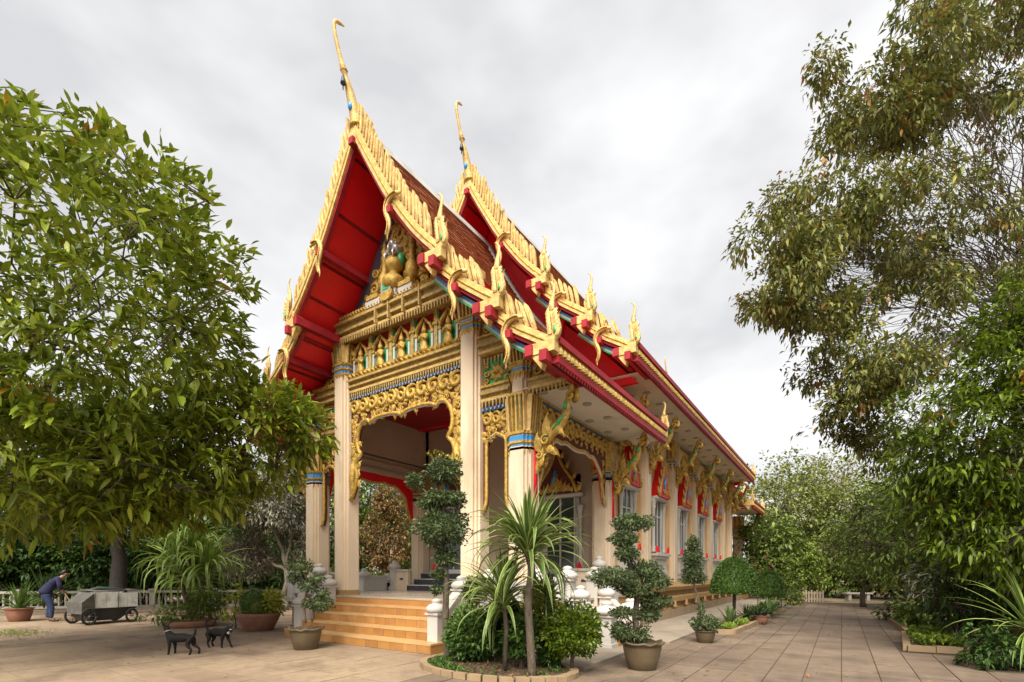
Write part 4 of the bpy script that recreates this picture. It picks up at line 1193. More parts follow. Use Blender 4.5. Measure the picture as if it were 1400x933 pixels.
# far porch: columns and platform at the other end
for sx in (-1, 1):
    for yy in (33.0,):
        for dx in (2.135, 3.385):
            cx = XC + sx * dx
            mb = MB().mat('cream'); column_poly(mb, cx, yy, HW, FZ, 4.0 if dx > 3 else 6.2)
            c = part('column', mb)
            if dx > 3: capital(cx, yy, HW - .02, 3.98, 5.0, c)
part('platform', MB().mat('plinth').box(XC - 4.0, XC + 4.0, 29.6, 33.6, 0, FZ))
part('rear_wall', MB().mat('ochre_wall').box(XC - WX, XC + WX, 29.4, 29.6, HZ, 6.4))
for sx in (-1, 1):
    part('far_gable', MB().mat('soffit').prism_y([(XC + sx*2.0, 5.2), (XC + sx*4.3, 5.2), (XC + sx*3.4, 6.1)], 29.7, 29.8).mat('red').box(*sorted((XC + sx*2.0, XC + sx*4.4)), 29.66, 29.74, 5.05, 5.25))
# pale concrete apron along the flank
apron = MB().mat('concrete')
apron.box(-5.0, -3.3, 6.95, 10.6, -.03, .05).box(-4.66, -3.05, 10.6, 30, -.03, .035)
apron.build('apron', kind='structure')

# ------------------------------------------------------------------ leaves and foliage colours
def leaf_mat(key, cols, rough=0.45, transl=0.25, spec=0.3):
    dk = lambda c, f: tuple(min(.95, q * f) for q in c)
    o_ = sorted(cols, key=sum)
    cols = [cols[0], dk(o_[0], .45)] + list(cols[1:-1]) + [dk(o_[-1], 1.3), dk(o_[0], .7), cols[-1]]
    M[key] = material(key, cols[len(cols)//2], rough, 0.25, 0.9, island=cols, transl=transl, spec=spec)
leaf_mat('leaf_bright', [(0.081, 0.129, 0.010), (0.135, 0.199, 0.013), (0.180, 0.257, 0.017), (0.252, 0.308, 0.029), (0.108, 0.167, 0.011), (0.288, 0.308, 0.035)], 0.38, 0.28)
leaf_mat('leaf_yellowing', [(0.34, 0.19, 0.015), (0.26, 0.20, 0.02)], 0.5, 0.3)
leaf_mat('leaf_dark', [(0.025, 0.056, 0.013), (0.044, 0.094, 0.018), (0.062, 0.119, 0.022), (0.035, 0.075, 0.015)], 0.45, 0.2)
leaf_mat('leaf_olive', [(0.115, 0.143, 0.037), (0.178, 0.200, 0.048), (0.251, 0.260, 0.060), (0.147, 0.185, 0.044), (0.313, 0.272, 0.067), (0.105, 0.134, 0.037)], 0.5, 0.22)
leaf_mat('leaf_rusty', [(0.312, 0.138, 0.030), (0.288, 0.180, 0.036), (0.360, 0.204, 0.072)], 0.55, 0.25)
leaf_mat('leaf_fresh', [(0.086, 0.139, 0.010), (0.134, 0.204, 0.013), (0.183, 0.251, 0.018), (0.061, 0.102, 0.008), (0.109, 0.167, 0.011)], 0.38, 0.3)
leaf_mat('leaf_mid', [(0.083, 0.132, 0.026), (0.129, 0.194, 0.034), (0.184, 0.246, 0.046), (0.101, 0.158, 0.029)], 0.5, 0.22)
leaf_mat('leaf_far', [(0.136, 0.174, 0.043), (0.200, 0.244, 0.061), (0.271, 0.305, 0.080), (0.164, 0.209, 0.051)], 0.55, 0.22)
leaf_mat('leaf_grey', [(0.150, 0.158, 0.105), (0.225, 0.225, 0.158), (0.315, 0.307, 0.225), (0.120, 0.128, 0.083)], 0.55, 0.2)
leaf_mat('leaf_russet', [(0.216, 0.109, 0.041), (0.317, 0.160, 0.064), (0.259, 0.176, 0.064), (0.144, 0.136, 0.038)], 0.55, 0.2)
leaf_mat('leaf_topiary', [(0.042, 0.067, 0.026), (0.067, 0.100, 0.036), (0.106, 0.142, 0.054), (0.057, 0.084, 0.030)], 0.5, 0.15)
leaf_mat('leaf_hedge', [(0.042, 0.087, 0.018), (0.063, 0.123, 0.024), (0.090, 0.165, 0.030)], 0.5, 0.2)
leaf_mat('leaf_yellow', [(0.345, 0.380, 0.034), (0.483, 0.460, 0.057), (0.253, 0.322, 0.034), (0.552, 0.483, 0.103)], 0.45, 0.3)
leaf_mat('leaf_lime', [(0.208, 0.299, 0.039), (0.286, 0.377, 0.052), (0.156, 0.247, 0.033)], 0.5, 0.3)
M['strap_green'] = material('strap_leaf_green', (0.085, 0.15, 0.028), 0.4, 0.3, 4, transl=0.2)
M['strap_cream'] = material('strap_leaf_margin', (0.37, 0.42, 0.13), 0.42, 0.2, 5, transl=0.2)
M['strap_lime'] = material('strap_leaf_lime', (0.36, 0.46, 0.10), 0.42, 0.2, 5, transl=0.25)
M['strap_fresh'] = material('strap_leaf_fresh', (0.16, 0.25, 0.04), 0.4, 0.3, 4, transl=0.2)
M['strap_dark'] = material('strap_leaf_dark', (0.03, 0.06, 0.02), 0.4, 0.3, 4, transl=0.15)
M['agave'] = material('agave_leaf', (0.12, 0.19, 0.06), 0.45, 0.25, 4, transl=0.1)
M['petal_pink'] = material('pink_petal', (0.55, 0.12, 0.16), 0.5, 0.2, 6, transl=0.25)
M['petal_red'] = material('red_petal', (0.55, 0.02, 0.02), 0.5, 0.2, 6, transl=0.25)
M['petal_white'] = material('white_petal', (0.75, 0.74, 0.66), 0.5, 0.1, 6, transl=0.25)

def limb_path(a, b, sag=0.0, wob=0.15, n=5):
    a = np.array(a, float); b = np.array(b, float)
    L = np.linalg.norm(b - a)
    pts = []
    for i in range(n + 1):
        t = i / n
        p = a + (b - a) * t
        p = p + rng.normal(size=3) * wob * L * 0.12 * math.sin(PI * t)
        p[2] += sag * L * math.sin(PI * t)
        pts.append(tuple(p))
    return pts

class Crown:
    """leaf clusters spread through a union of ellipsoids, carried by limbs from a trunk"""
    def __init__(s): s.P = []; s.D = []; s.U = []; s.L = []; s.W = []
    def cluster(s, c, out, k, ln, wd, spread=.9, r=0.0, droop_dir=0.0):
        c = np.array(c)
        v = rand_unit(k) * spread + np.array(out) * 0.9
        v[:, 2] -= droop_dir
        v /= np.linalg.norm(v, axis=1, keepdims=True)
        p = c + rand_unit(k) * r * rng.random((k, 1))
        up = np.tile([0, 0, 1.0], (k, 1)) + rand_unit(k) * .45
        s.P.append(p); s.D.append(v); s.U.append(up)
        sc = rng.uniform(.5, 1.22, k)
        s.L.append(ln * sc); s.W.append(wd * sc * rng.uniform(.85, 1.15, k))
    def arrays(s): return [np.concatenate(q) for q in (s.P, s.D, s.U, s.L, s.W)]

def ellipsoid_points(c, r, n, shell=0.55, lump=0.0):
    """points inside an ellipsoid, biased to the outside, with lumps and hollows"""
    res = []; outs = []
    ph = rng.uniform(0, 6.28, 6)
    while len(res) < n:
        d = rand_unit(1)[0]
        f = shell + (1 - shell) * rng.random() if rng.random() < .75 else rng.random() ** .5
        k = 1 + lump * (math.sin(3.1 * d[0] * 2 + ph[0]) * math.sin(3 * d[1] * 2 + ph[1]) + .6 * math.sin(7 * d[2] + ph[2] + 3 * d[0]))
        p = np.array(c) + d * np.array(r) * f * k
        res.append(p); outs.append(d)
    return np.array(res), np.array(outs)

def tree(name, label, cat, base, trunk_top, trunk_r, blobs, leaf, bark='bark', group=None, limbs=14, detail=1, droop=.25, droop_dir=0.0, twig_r=.012, zmin=0.3, limb_k=.35, keep=None, shell=.5, lump=.12, every=2):
    """blobs: list of (centre, radii, clusters); leaf: (material, length, width, leaves per cluster, cluster radius)"""
    t = thing(name, label, cat, base, 0, group)
    bx = np.array(base)
    tb = MB().mat(bark, True)
    top = np.array(trunk_top, float)
    tp = limb_path((base[0], base[1], base[2] - .05), top, 0, .25, 6)
    n = len(tp)
    tb.tube([tuple(np.array(p) - bx) for p in tp], list(np.interp(np.linspace(0, 1, n), [0, .08, 1], [trunk_r * 1.5, trunk_r * 1.1, trunk_r * .65])), 9)
    lb = MB().mat(bark, True)
    crowns = {}
    allp = []
    for (c, r, k) in blobs:
        pts, outs = ellipsoid_points(c, r, k, shell, lump)
        ok = pts[:, 2] > zmin
        pts, outs = pts[ok], outs[ok]
        if keep is not None:
            kk = np.array([keep(p) for p in pts]); pts, outs = pts[kk], outs[kk]
        allp.append(pts)
        # limbs reach a subset, twigs carry the others
        m = max(2, int(limbs * k / sum(b[2] for b in blobs)))
        idx = rng.choice(len(pts), min(m, len(pts)), replace=False)
        nodes = [top]
        cc = np.array(c, float)
        bough = [np.array(q) for q in limb_path(top - (top - bx) * rng.uniform(.02, .15), cc - (cc - top) * .12, .08, .35, 8)]
        br_ = max(.016, trunk_r * limb_k * 1.9 * min(1.0, 1.8 * (k / sum(b[2] for b in blobs)) ** .5))
        lb.tube([tuple(q - bx) for q in bough], list(np.linspace(br_, br_ * .3, len(bough))), 6)
        nodes += bough[2:]
        for i in idx:
            e = pts[i]
            dd = [np.linalg.norm(q - e) for q in bough[2:]]
            kb = int(np.argmin(dd)); kb = max(0, kb - int(rng.integers(0, 3)))
            pth = limb_path(bough[2:][kb], e, .08, .45, 5)
            rr = br_ * rng.uniform(.28, .45)
            lb.tube([tuple(np.array(p) - bx) for p in pth], list(np.linspace(rr, twig_r * 1.1, len(pth))), 5)
            nodes += [np.array(p) for p in pth[1:]]
        nodes = np.array(nodes)
        for i in range(0, len(pts), every):
            dd = np.linalg.norm(nodes - pts[i], axis=1)
            if dd.min() > 1.3: continue
            nn = nodes[dd.argmin()]
            pth = limb_path(nn, pts[i], .05, .3, 2)
            lb.tube([tuple(np.array(p) - bx) for p in pth], [twig_r * 1.3, twig_r, twig_r * .6], 4)
        for p, o in zip(pts, outs):
            mk = leaf[0] if not isinstance(leaf[0], (list, tuple)) else leaf[0][int(rng.choice(len(leaf[0]), p=leaf[5]))]
            crowns.setdefault(mk, Crown()).cluster(p - bx, o, leaf[3], leaf[1], leaf[2], .9, leaf[4], droop_dir)
    tb.build('trunk', t)
    lb.build('branches', t, kind='stuff')
    for mk, cr_ in crowns.items():
        a = cr_.arrays()
        o = link('foliage', leaves_mesh('foliage', *a, mk, droop, detail), t, kind='stuff')
    return t, crowns

# ------------------------------------------------------------------ big trees
leafL = ('leaf_bright', .30, .105, 9, .22)
tl, cr1 = tree('leafy_tree', 'large glossy green tree with whorled leaves, filling the left side in front of the temple', 'tree', (-14.61, 1.65, 0), (-13.32, 2.27, 5.15), .20,
     [((-12.14, 2.95, 6.04), (4.15, 3.2, 3.5), 1900), ((-12.45, 2.50, 3.29), (3.6, 3, 1.2), 760), ((-9.55, 5.16, 4.27), (1.25, 1.3, 1.2), 230), ((-10.74, 4.00, 3.49), (2.0, 1.8, 1.1), 340), ((-8.72, 5.72, 4.27), (.42, .6, .5), 36)],
     (['leaf_bright', 'leaf_yellowing'], .255, .09, 10, .22, [.99, .01]), limbs=46, detail=2, droop=.2, zmin=1.9, twig_r=.010, limb_k=.14, shell=.66, lump=.07, every=3)
# the nearest leaves of that tree stand free as leaves of their own
a = cr1['leaf_bright'].arrays()
bx = np.array(tl.location)
Pw = a[0] + bx
dist = np.linalg.norm(Pw - np.array([0, 0, EYE]), axis=1)
cX = .831 * Pw[:, 0] + .556 * Pw[:, 1]; cY = -.556 * Pw[:, 0] + .831 * Pw[:, 1]
score = dist + np.where(np.abs(cX) < cY * 1.0, 0, 50)
sel = np.argsort(score)[:300]
one = leaves_mesh('leaf', np.zeros((1, 3)), np.array([[1., 0, 0]]), np.array([[0, 0, 1.]]), np.array([1.0]), np.array([.35]), 'leaf_bright', .22, 2)
for i in sel:
    D = a[1][i] / np.linalg.norm(a[1][i]); S = np.cross(D, a[2][i]); S /= np.linalg.norm(S); Nn = np.cross(S, D)
    R = Matrix(((D[0], -S[0], Nn[0]), (D[1], -S[1], Nn[1]), (D[2], -S[2], Nn[2]))).to_4x4()
    o = link('leaf', one, tl); o.matrix_basis = Matrix.Translation(a[0][i] + (rng.normal(size=3) * .03)) @ R @ Matrix.Scale(a[3][i], 4)

# a tall thin-leaved tree leaning in from the right
def clumps(blobs, per=12, rad=.55):
    res = []
    for (c, r, k) in blobs:
        pts, _ = ellipsoid_points(c, r, k, .45, .2)
        for p in pts: res.append((tuple(p), (rad, rad, rad * .8), per))
    return res
tree('tall_tree', 'tall olive leaved tree with drooping branches and rusty leaves, leaning in on the right', 'tree', (6.10, 19.72, 0), (4.58, 18.46, 8.42), .26,
     clumps([((3.23, 16.84, 13.90), (4.0, 3.2, 3.4), 48), ((0.96, 15.08, 9.60), (2.2, 2.2, 2.1), 27), ((-1.14, 13.43, 8.67), (1.4, 1.3, 1.35), 26), ((-0.30, 14.12, 10.06), (1.3, 1.2, 1.1), 14), ((0.37, 14.68, 6.39), (1.4, 1.4, 1.6), 28), ((3.03, 17.18, 9.06), (2.4, 2.2, 2.0), 19), ((0.96, 15.08, 12.98), (1.8, 1.4, 1.4), 24), ((0.96, 15.08, 4.78), (.7, .7, .8), 6), ((-0.30, 14.23, 13.61), (.45, .4, .35), 2), ((3.61, 17.09, 14.99), (1.6, 1.5, 1.2), 12)], 27, .52),
     (['leaf_olive', 'leaf_rusty'], .165, .066, 10, .26, [.965, .035]), limbs=60, detail=1, droop=.3, droop_dir=.45, twig_r=.006, zmin=2.0, limb_k=.12, every=5)
# fresh green tree low on the right
tree('bushy_tree', 'fresh green bushy tree with hanging sprays at the right edge', 'tree', (3.26, 12.77, 0), (2.90, 12.40, 3.36), .10,
     [((1.96, 11.66, 3.85), (1.35, 1.3, 1.5), 480), ((2.58, 12.19, 5.17), (1.05, 1.1, 1.0), 250), ((2.59, 11.84, 2.17), (1.5, 1.2, 1.0), 330), ((1.66, 11.94, 2.76), (1.0, 1.0, .9), 160), ((2.66, 12.37, 6.19), (.7, .8, .6), 90)],
     (['leaf_fresh', 'leaf_yellowing'], .165, .055, 13, .22, [.99, .01]), limbs=20, detail=2, droop=.3, droop_dir=.25, twig_r=.006, zmin=.5, limb_k=.2)
# understorey on the right of the path
tree('olive_shrub', 'tall dark olive shrub behind the leafy border on the right of the path', 'shrub', (1.75, 17.41, 0), (1.66, 17.35, 1.98), .07,
     [((1.42, 17.31, 2.69), (1.6, 1.5, 1.5), 380), ((2.31, 16.58, 2.22), (1.3, 1.3, 1.3), 300)], ('leaf_mid', .16, .065, 11, .25), limbs=16, zmin=.2)
tree('olive_shrub', 'dense shrub with pale stems between the path and the bushy tree', 'shrub', (2.40, 13.64, 0), (2.34, 13.60, 1.26), .06,
     [((2.22, 13.51, 1.26), (.95, .9, .95), 260), ((2.72, 13.13, 1.70), (.9, .8, 1.0), 220)], ('leaf_dark', .15, .06, 9, .22), limbs=12, zmin=.15)
tree('olive_shrub', 'broad shrub with yellow hanging blossom at the far right bend of the path', 'shrub', (0.81, 27.01, 0), (0.75, 26.97, 1.96), .10,
     [((0.75, 26.97, 2.77), (1.9, 1.8, 1.7), 420), ((1.60, 25.13, 1.92), (1.3, 1.3, 1.2), 260)], (['leaf_mid', 'leaf_yellow'], .17, .07, 10, .3, [.93, .07]), limbs=16, zmin=.3)
# trees beyond the end of the path
far = [('spreading grey green tree beyond the end of the path, left of the lime tree', 1062, 700, 33, (3.6, 3.2, 3.6), 'leaf_far', 400),
       ('tallest pale green tree beyond the gate at the end of the path', 1125, 690, 36, (4.2, 3.5, 4.0), 'leaf_far', 460),
       ('dark green tree close behind the far corner of the temple', 1048, 745, 30, (2.0, 2.0, 2.2), 'leaf_mid', 220),
       ('rounded olive tree beyond the path, right of the lime tree', 1185, 710, 30, (3.0, 2.8, 2.6), 'leaf_far', 330),
       ('shaded tree beyond the path, behind the blossoming shrub', 1240, 710, 27, (2.8, 2.5, 2.7), 'leaf_mid', 300),
       ('deep green tree behind the bushy tree on the right', 1320, 690, 20, (2.8, 2.6, 2.8), 'leaf_dark', 330),
       ('deep green tree at the far right edge, behind the bushy tree', 1420, 680, 18, (2.8, 2.6, 2.8), 'leaf_dark', 300)]
def at_px(u, v, t):
    a = (u - 700) / 673.0
    return ((.831 * a - .556) * t, (.556 * a + .831) * t, EYE - (v - 784) / 673.0 * t)
for lab, u, v, t_, r, lf, k in far:
    c = at_px(u, v, t_)
    g = (c[0], c[1], 0)
    tree('background_tree', lab, 'tree', g, (c[0] + .2, c[1], max(1.5, c[2] - r[2] * .5)), .16,
         [(c, r, int(k * 1.7)), ((c[0] + r[0]*.4, c[1], max(1.6, c[2] - r[2]*.75)), (r[0]*.9, r[1]*.9, r[2]*.55), int(k*1.0))], (lf, .30, .15, 10, .45), group='trees beyond the path', limbs=12, zmin=.3)
tree('lime_tree', 'small lime green conical tree behind the pale gate', 'tree', (-1.25, 31.04, 0), (-1.25, 31.04, 0.87), .06,
     [((-1.25, 31.04, 1.18), (.95, .9, .7), 90), ((-1.25, 31.04, 2.13), (.6, .6, .8), 60), ((-1.29, 31.02, 2.76), (.3, .3, .5), 20)], ('leaf_lime', .15, .07, 9, .2), limbs=8)
t = thing('bare_tree', 'leafless grey tree standing above the far canopy at the end of the path', 'tree', (-1.22, 46.10, 0))
mb = MB().mat('bark_pale', True)
b0 = np.array((-1.22, 46.10, 6.95)) - np.array(t.location)
mb.tube([(0, 0, 0), tuple(b0)], [.3, .16], 6)
for k in range(26):
    e = np.array(at_px(1125 + rng.uniform(-62, 60), rng.uniform(618, 665), 39)) - np.array(t.location)
    pth = limb_path(b0 - np.array([0, 0, rng.uniform(0, 1.5)]), e, .05, .5, 5)
    mb.tube(pth, list(np.linspace(.085, .03, len(pth))), 4)
    for q in range(4):
        s_ = np.array(pth[rng.integers(2, 5)]); e2 = s_ + rand_unit(1)[0] * np.array([1.2, 1.2, .8]) + np.array([0, 0, .5])
        mb.tube(limb_path(s_, e2, .05, .5, 3), [.035, .025, .02, .014], 3)
mb.build('trunk', t)

# left background
tree('shade_tree', 'dark trunked shade tree behind the rubbish cart', 'tree', (-21.97, 6.96, 0), (-21.90, 7.00, 3.75), .26,
     [((-23.28, 6.44, 5.96), (4.4, 3.4, 2.6), 850), ((-20.57, 8.50, 4.08), (2.6, 2.4, 1.3), 380), ((-25.12, 4.85, 4.01), (3.0, 2.4, 1.6), 450)], ('leaf_dark', .24, .10, 9, .35), bark='bark_dark', limbs=18, zmin=2.2)
tree('frangipani', 'grey leaved tree with pale forked limbs left of the porch columns', 'tree', (-18.82, 11.46, 0), (-18.73, 11.53, 1.77), .13,
     [((-19.39, 11.08, 4.29), (1.75, 1.6, 1.5), 620), ((-18.87, 12.04, 5.58), (1.2, 1.2, 1.0), 330), ((-20.51, 10.94, 2.23), (1.3, 1.2, 1.1), 380), ((-18.94, 12.59, 2.87), (1.0, 1.0, 1.2), 300)], ('leaf_grey', .20, .065, 9, .3), bark='bark_pale', limbs=22, zmin=.3, twig_r=.02)
tree('russet_tree', 'russet brown leaved tree seen through the porch', 'tree', (-19.98, 17.91, 0), (-19.98, 17.91, 2.04), .10,
     [((-20.01, 17.89, 3.39), (1.35, 1.3, 2.0), 520), ((-19.91, 17.95, 5.32), (.85, .85, 1.0), 200)], ('leaf_russet', .17, .08, 10, .3), limbs=12, zmin=.3)
bk = [('leafy green tree behind the russet tree, seen through the porch', 505, 690, 31, (2.6, 2.4, 3.6), 'leaf_mid', 330),
      ('bright green tree seen through the right half of the porch arch', 565, 710, 30, (2.2, 2.2, 3.2), 'leaf_far', 260),
      ('green tree filling the gap between the two left columns', 448, 700, 29, (2.6, 2.4, 3.6), 'leaf_mid', 300),
      ('dim green tree behind the railing left of the frangipani', 300, 720, 27, (3.0, 2.6, 2.6), 'leaf_dark', 330),
      ('dim green tree behind the frangipani, left of the porch', 375, 690, 28, (2.6, 2.4, 3.2), 'leaf_mid', 300),
      ('dim green tree behind the cart and railing', 205, 735, 25, (2.6, 2.4, 2.2), 'leaf_dark', 300),
      ('dim green tree behind the sweeping person', 95, 740, 24, (2.6, 2.4, 2.2), 'leaf_dark', 300),
      ('dim green tree behind the potted plant at the left edge', -5, 740, 22, (2.6, 2.4, 2.3), 'leaf_dark', 280)]
for lab, u, v, t_, r, lf, k in bk:
    c = at_px(u, v, t_)
    tree('background_tree', lab, 'tree', (c[0], c[1], 0), (c[0] + .2, c[1], max(1.0, c[2] - r[2] * .5)), .15,
         [(c, r, int(k * 1.8)), ((c[0], c[1], 1.3), (r[0]*.9, r[1]*.9, 1.2), int(k*1.0))], (lf, .28, .14, 10, .4), bark='bark_dark', group='trees behind the railing', limbs=12, zmin=.15)
# far wood that closes the view all round
C = Crown()
for u0, u1, t0, t1, top, n in ((-420, 640, 36, 46, 7.0, 3600), (1030, 1700, 46, 58, 9.0, 3200)):
    for k in range(n):
        u = rng.uniform(u0, u1); tt = rng.uniform(t0, t1)
        hh = top * (.75 + .25 * math.sin(u * .021) * math.sin(u * .007 + 1))
        z = rng.random() ** .8 * hh
        p = np.array(at_px(u, 784, tt)); p[2] = z
        o = rand_unit(1)[0]; o[2] = abs(o[2])
        C.cluster(p, o, 10, .6, .3, .9, .9)
o = link('far_wood', leaves_mesh('far_wood', *C.arrays(), 'leaf_mid', .2, 1), kind='stuff')
o['label'] = 'distant band of trees closing the horizon'; 

# ------------------------------------------------------------------ clipped and potted plants
def pad(t, c, r, n, mat='leaf_topiary', ln=.055, wd=.03, name='leaf_pad', core=.5, lump=.22, flat=False):
    """one clipped cushion of small leaves round a dark heart"""
    c = np.array(c, float); r = np.array(r, float)
    n = int(n * 2.4)
    d = rand_unit(n)
    k = 1 + lump * (np.sin(5 * d[:, 0] + c[0] * 9) * np.sin(4 * d[:, 1] + c[1] * 7) + .5 * np.sin(9 * d[:, 2] + 5 * d[:, 0])) 
    f = rng.uniform(.28, .96, n) ** .55
    p = c + d * r * (f * k)[:, None]
    if flat: p[:, 2] = np.maximum(p[:, 2], c[2] - r[2] * .25)
    dirs = d + rand_unit(n) * .75; dirs[:, 2] += .25
    up = d + rand_unit(n) * .5
    me = leaves_mesh(name, p, dirs, up, ln * rng.uniform(.7, 1.2, n), wd * rng.uniform(.8, 1.2, n), mat, .15, 1)
    o = link(name, me, t, kind='stuff')
    mb = MB().mat(mat, True)
    prof = [(math.sin(a) * r[0] * core + .001, -math.cos(a) * r[2] * core * (.3 if flat and a < PI/2 else 1)) for a in np.linspace(0.05, PI - .05, 9)]
    mb.lathe(prof, tuple(c), 12, r[1] / r[0]); mb.build('leaf_heart', o)
    return o
def pot_profile(r, h, rim=True):
    return [(r*.68, 0), (r*.72, .02*h), (r*.90, .45*h), (r*.99, .78*h), (r, .90*h), (r*1.12, .93*h), (r*1.14, .985*h), (r*1.04, h), (r*.94, .97*h), (r*.9, .88*h), (.001, .88*h)]
def pot(t, c, r, h, mat='pot', wavy=False, name='pot'):
    mb = MB().mat(mat, True).lathe(pot_profile(r, h), c, 22)
    if wavy:
        n = 22
        for i, v in enumerate(mb.v):
            if v[2] > c[2] + h * .92:
                a = math.atan2(v[1] - c[1], v[0] - c[0])
                k = 1 + .05 * math.sin(9 * a)
                mb.v[i] = (c[0] + (v[0] - c[0]) * k, c[1] + (v[1] - c[1]) * k, v[2] + .02 * math.sin(9 * a))
    o = mb.build(name, t)
    MB().mat('soil').lathe([(r*.9, 0), (r*.5, .02), (.001, .03)], (c[0], c[1], c[2] + h*.885), 14).build('soil', t)
    return o

def strap_mesh(L, W, elev, droop, mats, nseg=9, fold=.22):
    """one long arching leaf in the x,z plane: margins and a centre strip"""
    mb = MB(); 
    pts = [(0, 0)]; ang = elev; ds = L / nseg
    for i in range(nseg):
        f = (i + 1) / nseg
        ang -= droop * ds * (.3 + 1.5 * f)
        ang = max(ang, -1.45)
        pts.append((pts[-1][0] + ds * math.cos(ang), pts[-1][1] + ds * math.sin(ang)))
    rows = []
    for i, (x, z) in enumerate(pts):
        f = i / nseg
        w = W * (.55 + 1.0 * f) if f < .35 else W * (.9 * (1 - ((f - .35) / .65) ** 1.7) + .02)
        rows.append([(x, -w/2, z + fold*w), (x, -w*.37, z + fold*w*.4), (x, 0, z), (x, w*.37, z + fold*w*.4), (x, w/2, z + fold*w)])
    for i in range(nseg):
        for k in range(4):
            mb.mat(mats[0] if k in (1, 2) else mats[1], True)
            mb.add([rows[i][k], rows[i][k+1], rows[i+1][k+1], rows[i+1][k]], [(0, 1, 2, 3)])
    me = mb.mesh('leaf')
    return me
def strap_set(L, W, mats, droop=1.0):
    return [(strap_mesh(L * lf, W, math.radians(e), dr * droop, mats), e) for e, dr, lf in
            ((84, .25, .85), (74, .4, .95), (66, .3, 1.0), (58, .7, 1.0), (48, .5, 1.05), (42, 1.1, 1.05), (32, .7, 1.0), (26, 1.6, 1.1), (14, 1.2, 1.0), (5, 1.9, 1.1), (-10, 1.3, 1.0), (50, 1.7, 1.15), (62, 1.4, 1.1))]
def strap_head(t, c, metas, n, scl=1.0, lo=-20, hi=90, spread_z=.12):
    ms = [m for m, e in metas if lo <= e <= hi]
    up_ = [m for m, e in metas if e >= 30 and lo <= e <= hi]
    for i in range(n):
        m = ms[int(rng.integers(len(ms)))] if rng.random() < .6 or not up_ else up_[int(rng.integers(len(up_)))]
        az = i * 2.39996 + rng.normal() * .2
        o = link('leaf', m, t, (c[0], c[1], c[2] - rng.random() * spread_z * scl), (rng.normal() * .08, rng.normal() * .08, az), scl * rng.uniform(.8, 1.08))

# planting bed in front of the temple, with a kerb
bedc = (-4.5, 6.25); brx, bry = 1.38, .88
def bed_pt(a, k=1.0): return (bedc[0] + brx*k*math.cos(a), bedc[1] + bry*k*math.sin(a))
bed = thing('flower_bed', 'oval planting bed with a low ochre kerb in front of the temple steps', 'flower bed', (*bedc, 0))
n = 34
for i in range(n):
    a0, a1 = 2*PI*i/n + .012, 2*PI*(i+1)/n - .012
    q = [bed_pt(a0), bed_pt(a1), bed_pt(a1, .90), bed_pt(a0, .90)]
    q = [(x - bedc[0], y - bedc[1]) for x, y in q]
    h = .085 + random.uniform(-.006, .006)
    MB().mat('kerb').prism_z(q, 0, h).build('kerb_stone', bed)
MB().mat('soil').prism_z([(bed_pt(2*PI*i/40, .90)[0] - bedc[0], bed_pt(2*PI*i/40, .90)[1] - bedc[1]) for i in range(40)], .0, .05).build('soil', bed)
# litter and low cover in the bed
P = []; 
for k in range(900):
    a = rng.uniform(0, 6.283); rr = math.sqrt(rng.random()) * .88
    P.append((bedc[0] + brx*rr*math.cos(a) - bedc[0], bedc[1] + bry*rr*math.sin(a) - bedc[1], .055))
P = np.array(P); D = rand_unit(900); D[:, 2] = np.abs(D[:, 2]) * .25
link('leaf_litter', leaves_mesh('leaf_litter', P, D, np.tile([0, 0, 1.], (900, 1)) + rand_unit(900)*.3, rng.uniform(.03, .07, 900), rng.uniform(.015, .03, 900), 'leaf_russet', 0, 1), bed, kind='stuff')
C = Crown()
for k in range(170):
    u = rng.random()
    a = rng.uniform(2.6, 4.6) if u < .7 else rng.uniform(0, 6.28); rr = rng.uniform(.62, .88)
    C.cluster((brx*rr*math.cos(a), bry*rr*math.sin(a), .06), (0, 0, 1), 9, .09, .022, .8, .06)
link('ground_cover', leaves_mesh('ground_cover', *C.arrays(), 'leaf_hedge', .25, 1), bed, kind='stuff')

def W2(root, p): return tuple(np.array(p) - np.array(root.location))
def stem(t, pts, r, mat='bark', name='trunk', n=8):
    return MB().mat(mat, True).tube([W2(t, p) for p in pts], r, n).build(name, t)
# cloud pruned tree
t = thing('topiary_tree', 'tall cloud pruned tree with stacked dark pads in front of the steps', 'topiary', (-5.54, 6.32, 0))
stem(t, spline([(-5.53, 6.33, -0.01), (-5.57, 6.30, 0.68), (-5.54, 6.28, 1.43), (-5.60, 6.24, 2.04), (-5.57, 6.26, 2.66), (-5.58, 6.25, 3.15)], 4), list(np.linspace(.065, .03, 21)))
stem(t, [(-5.58, 6.25, 2.54), (-5.79, 6.11, 2.84), (-5.98, 5.99, 3.03)], [.022, .018, .012], name='limb')
for (u, v, ru, rv, n) in ((607, 645, 25, 17, 600), (567, 658, 12, 10, 200), (606, 682, 33, 10, 560), (603, 722, 38, 25, 1200), (609, 761, 16, 13, 320), (600, 786, 10, 7, 130), (597, 806, 7, 6, 80), (586, 689, 13, 7, 180)):
    pad(t, W2(t, at_px(u, v, 8.3)), (ru/81, ru/81, rv/81), n, ln=.062, wd=.034)
C = Crown()
for k in range(16): C.cluster(W2(t, at_px(rng.uniform(585, 630), rng.uniform(618, 640), 8.3)), (0, 0, 1), 9, .055, .025, .7, .06)
link('fresh_shoots', leaves_mesh('fresh_shoots', *C.arrays(), 'leaf_yellow', .2, 1), t, kind='stuff')
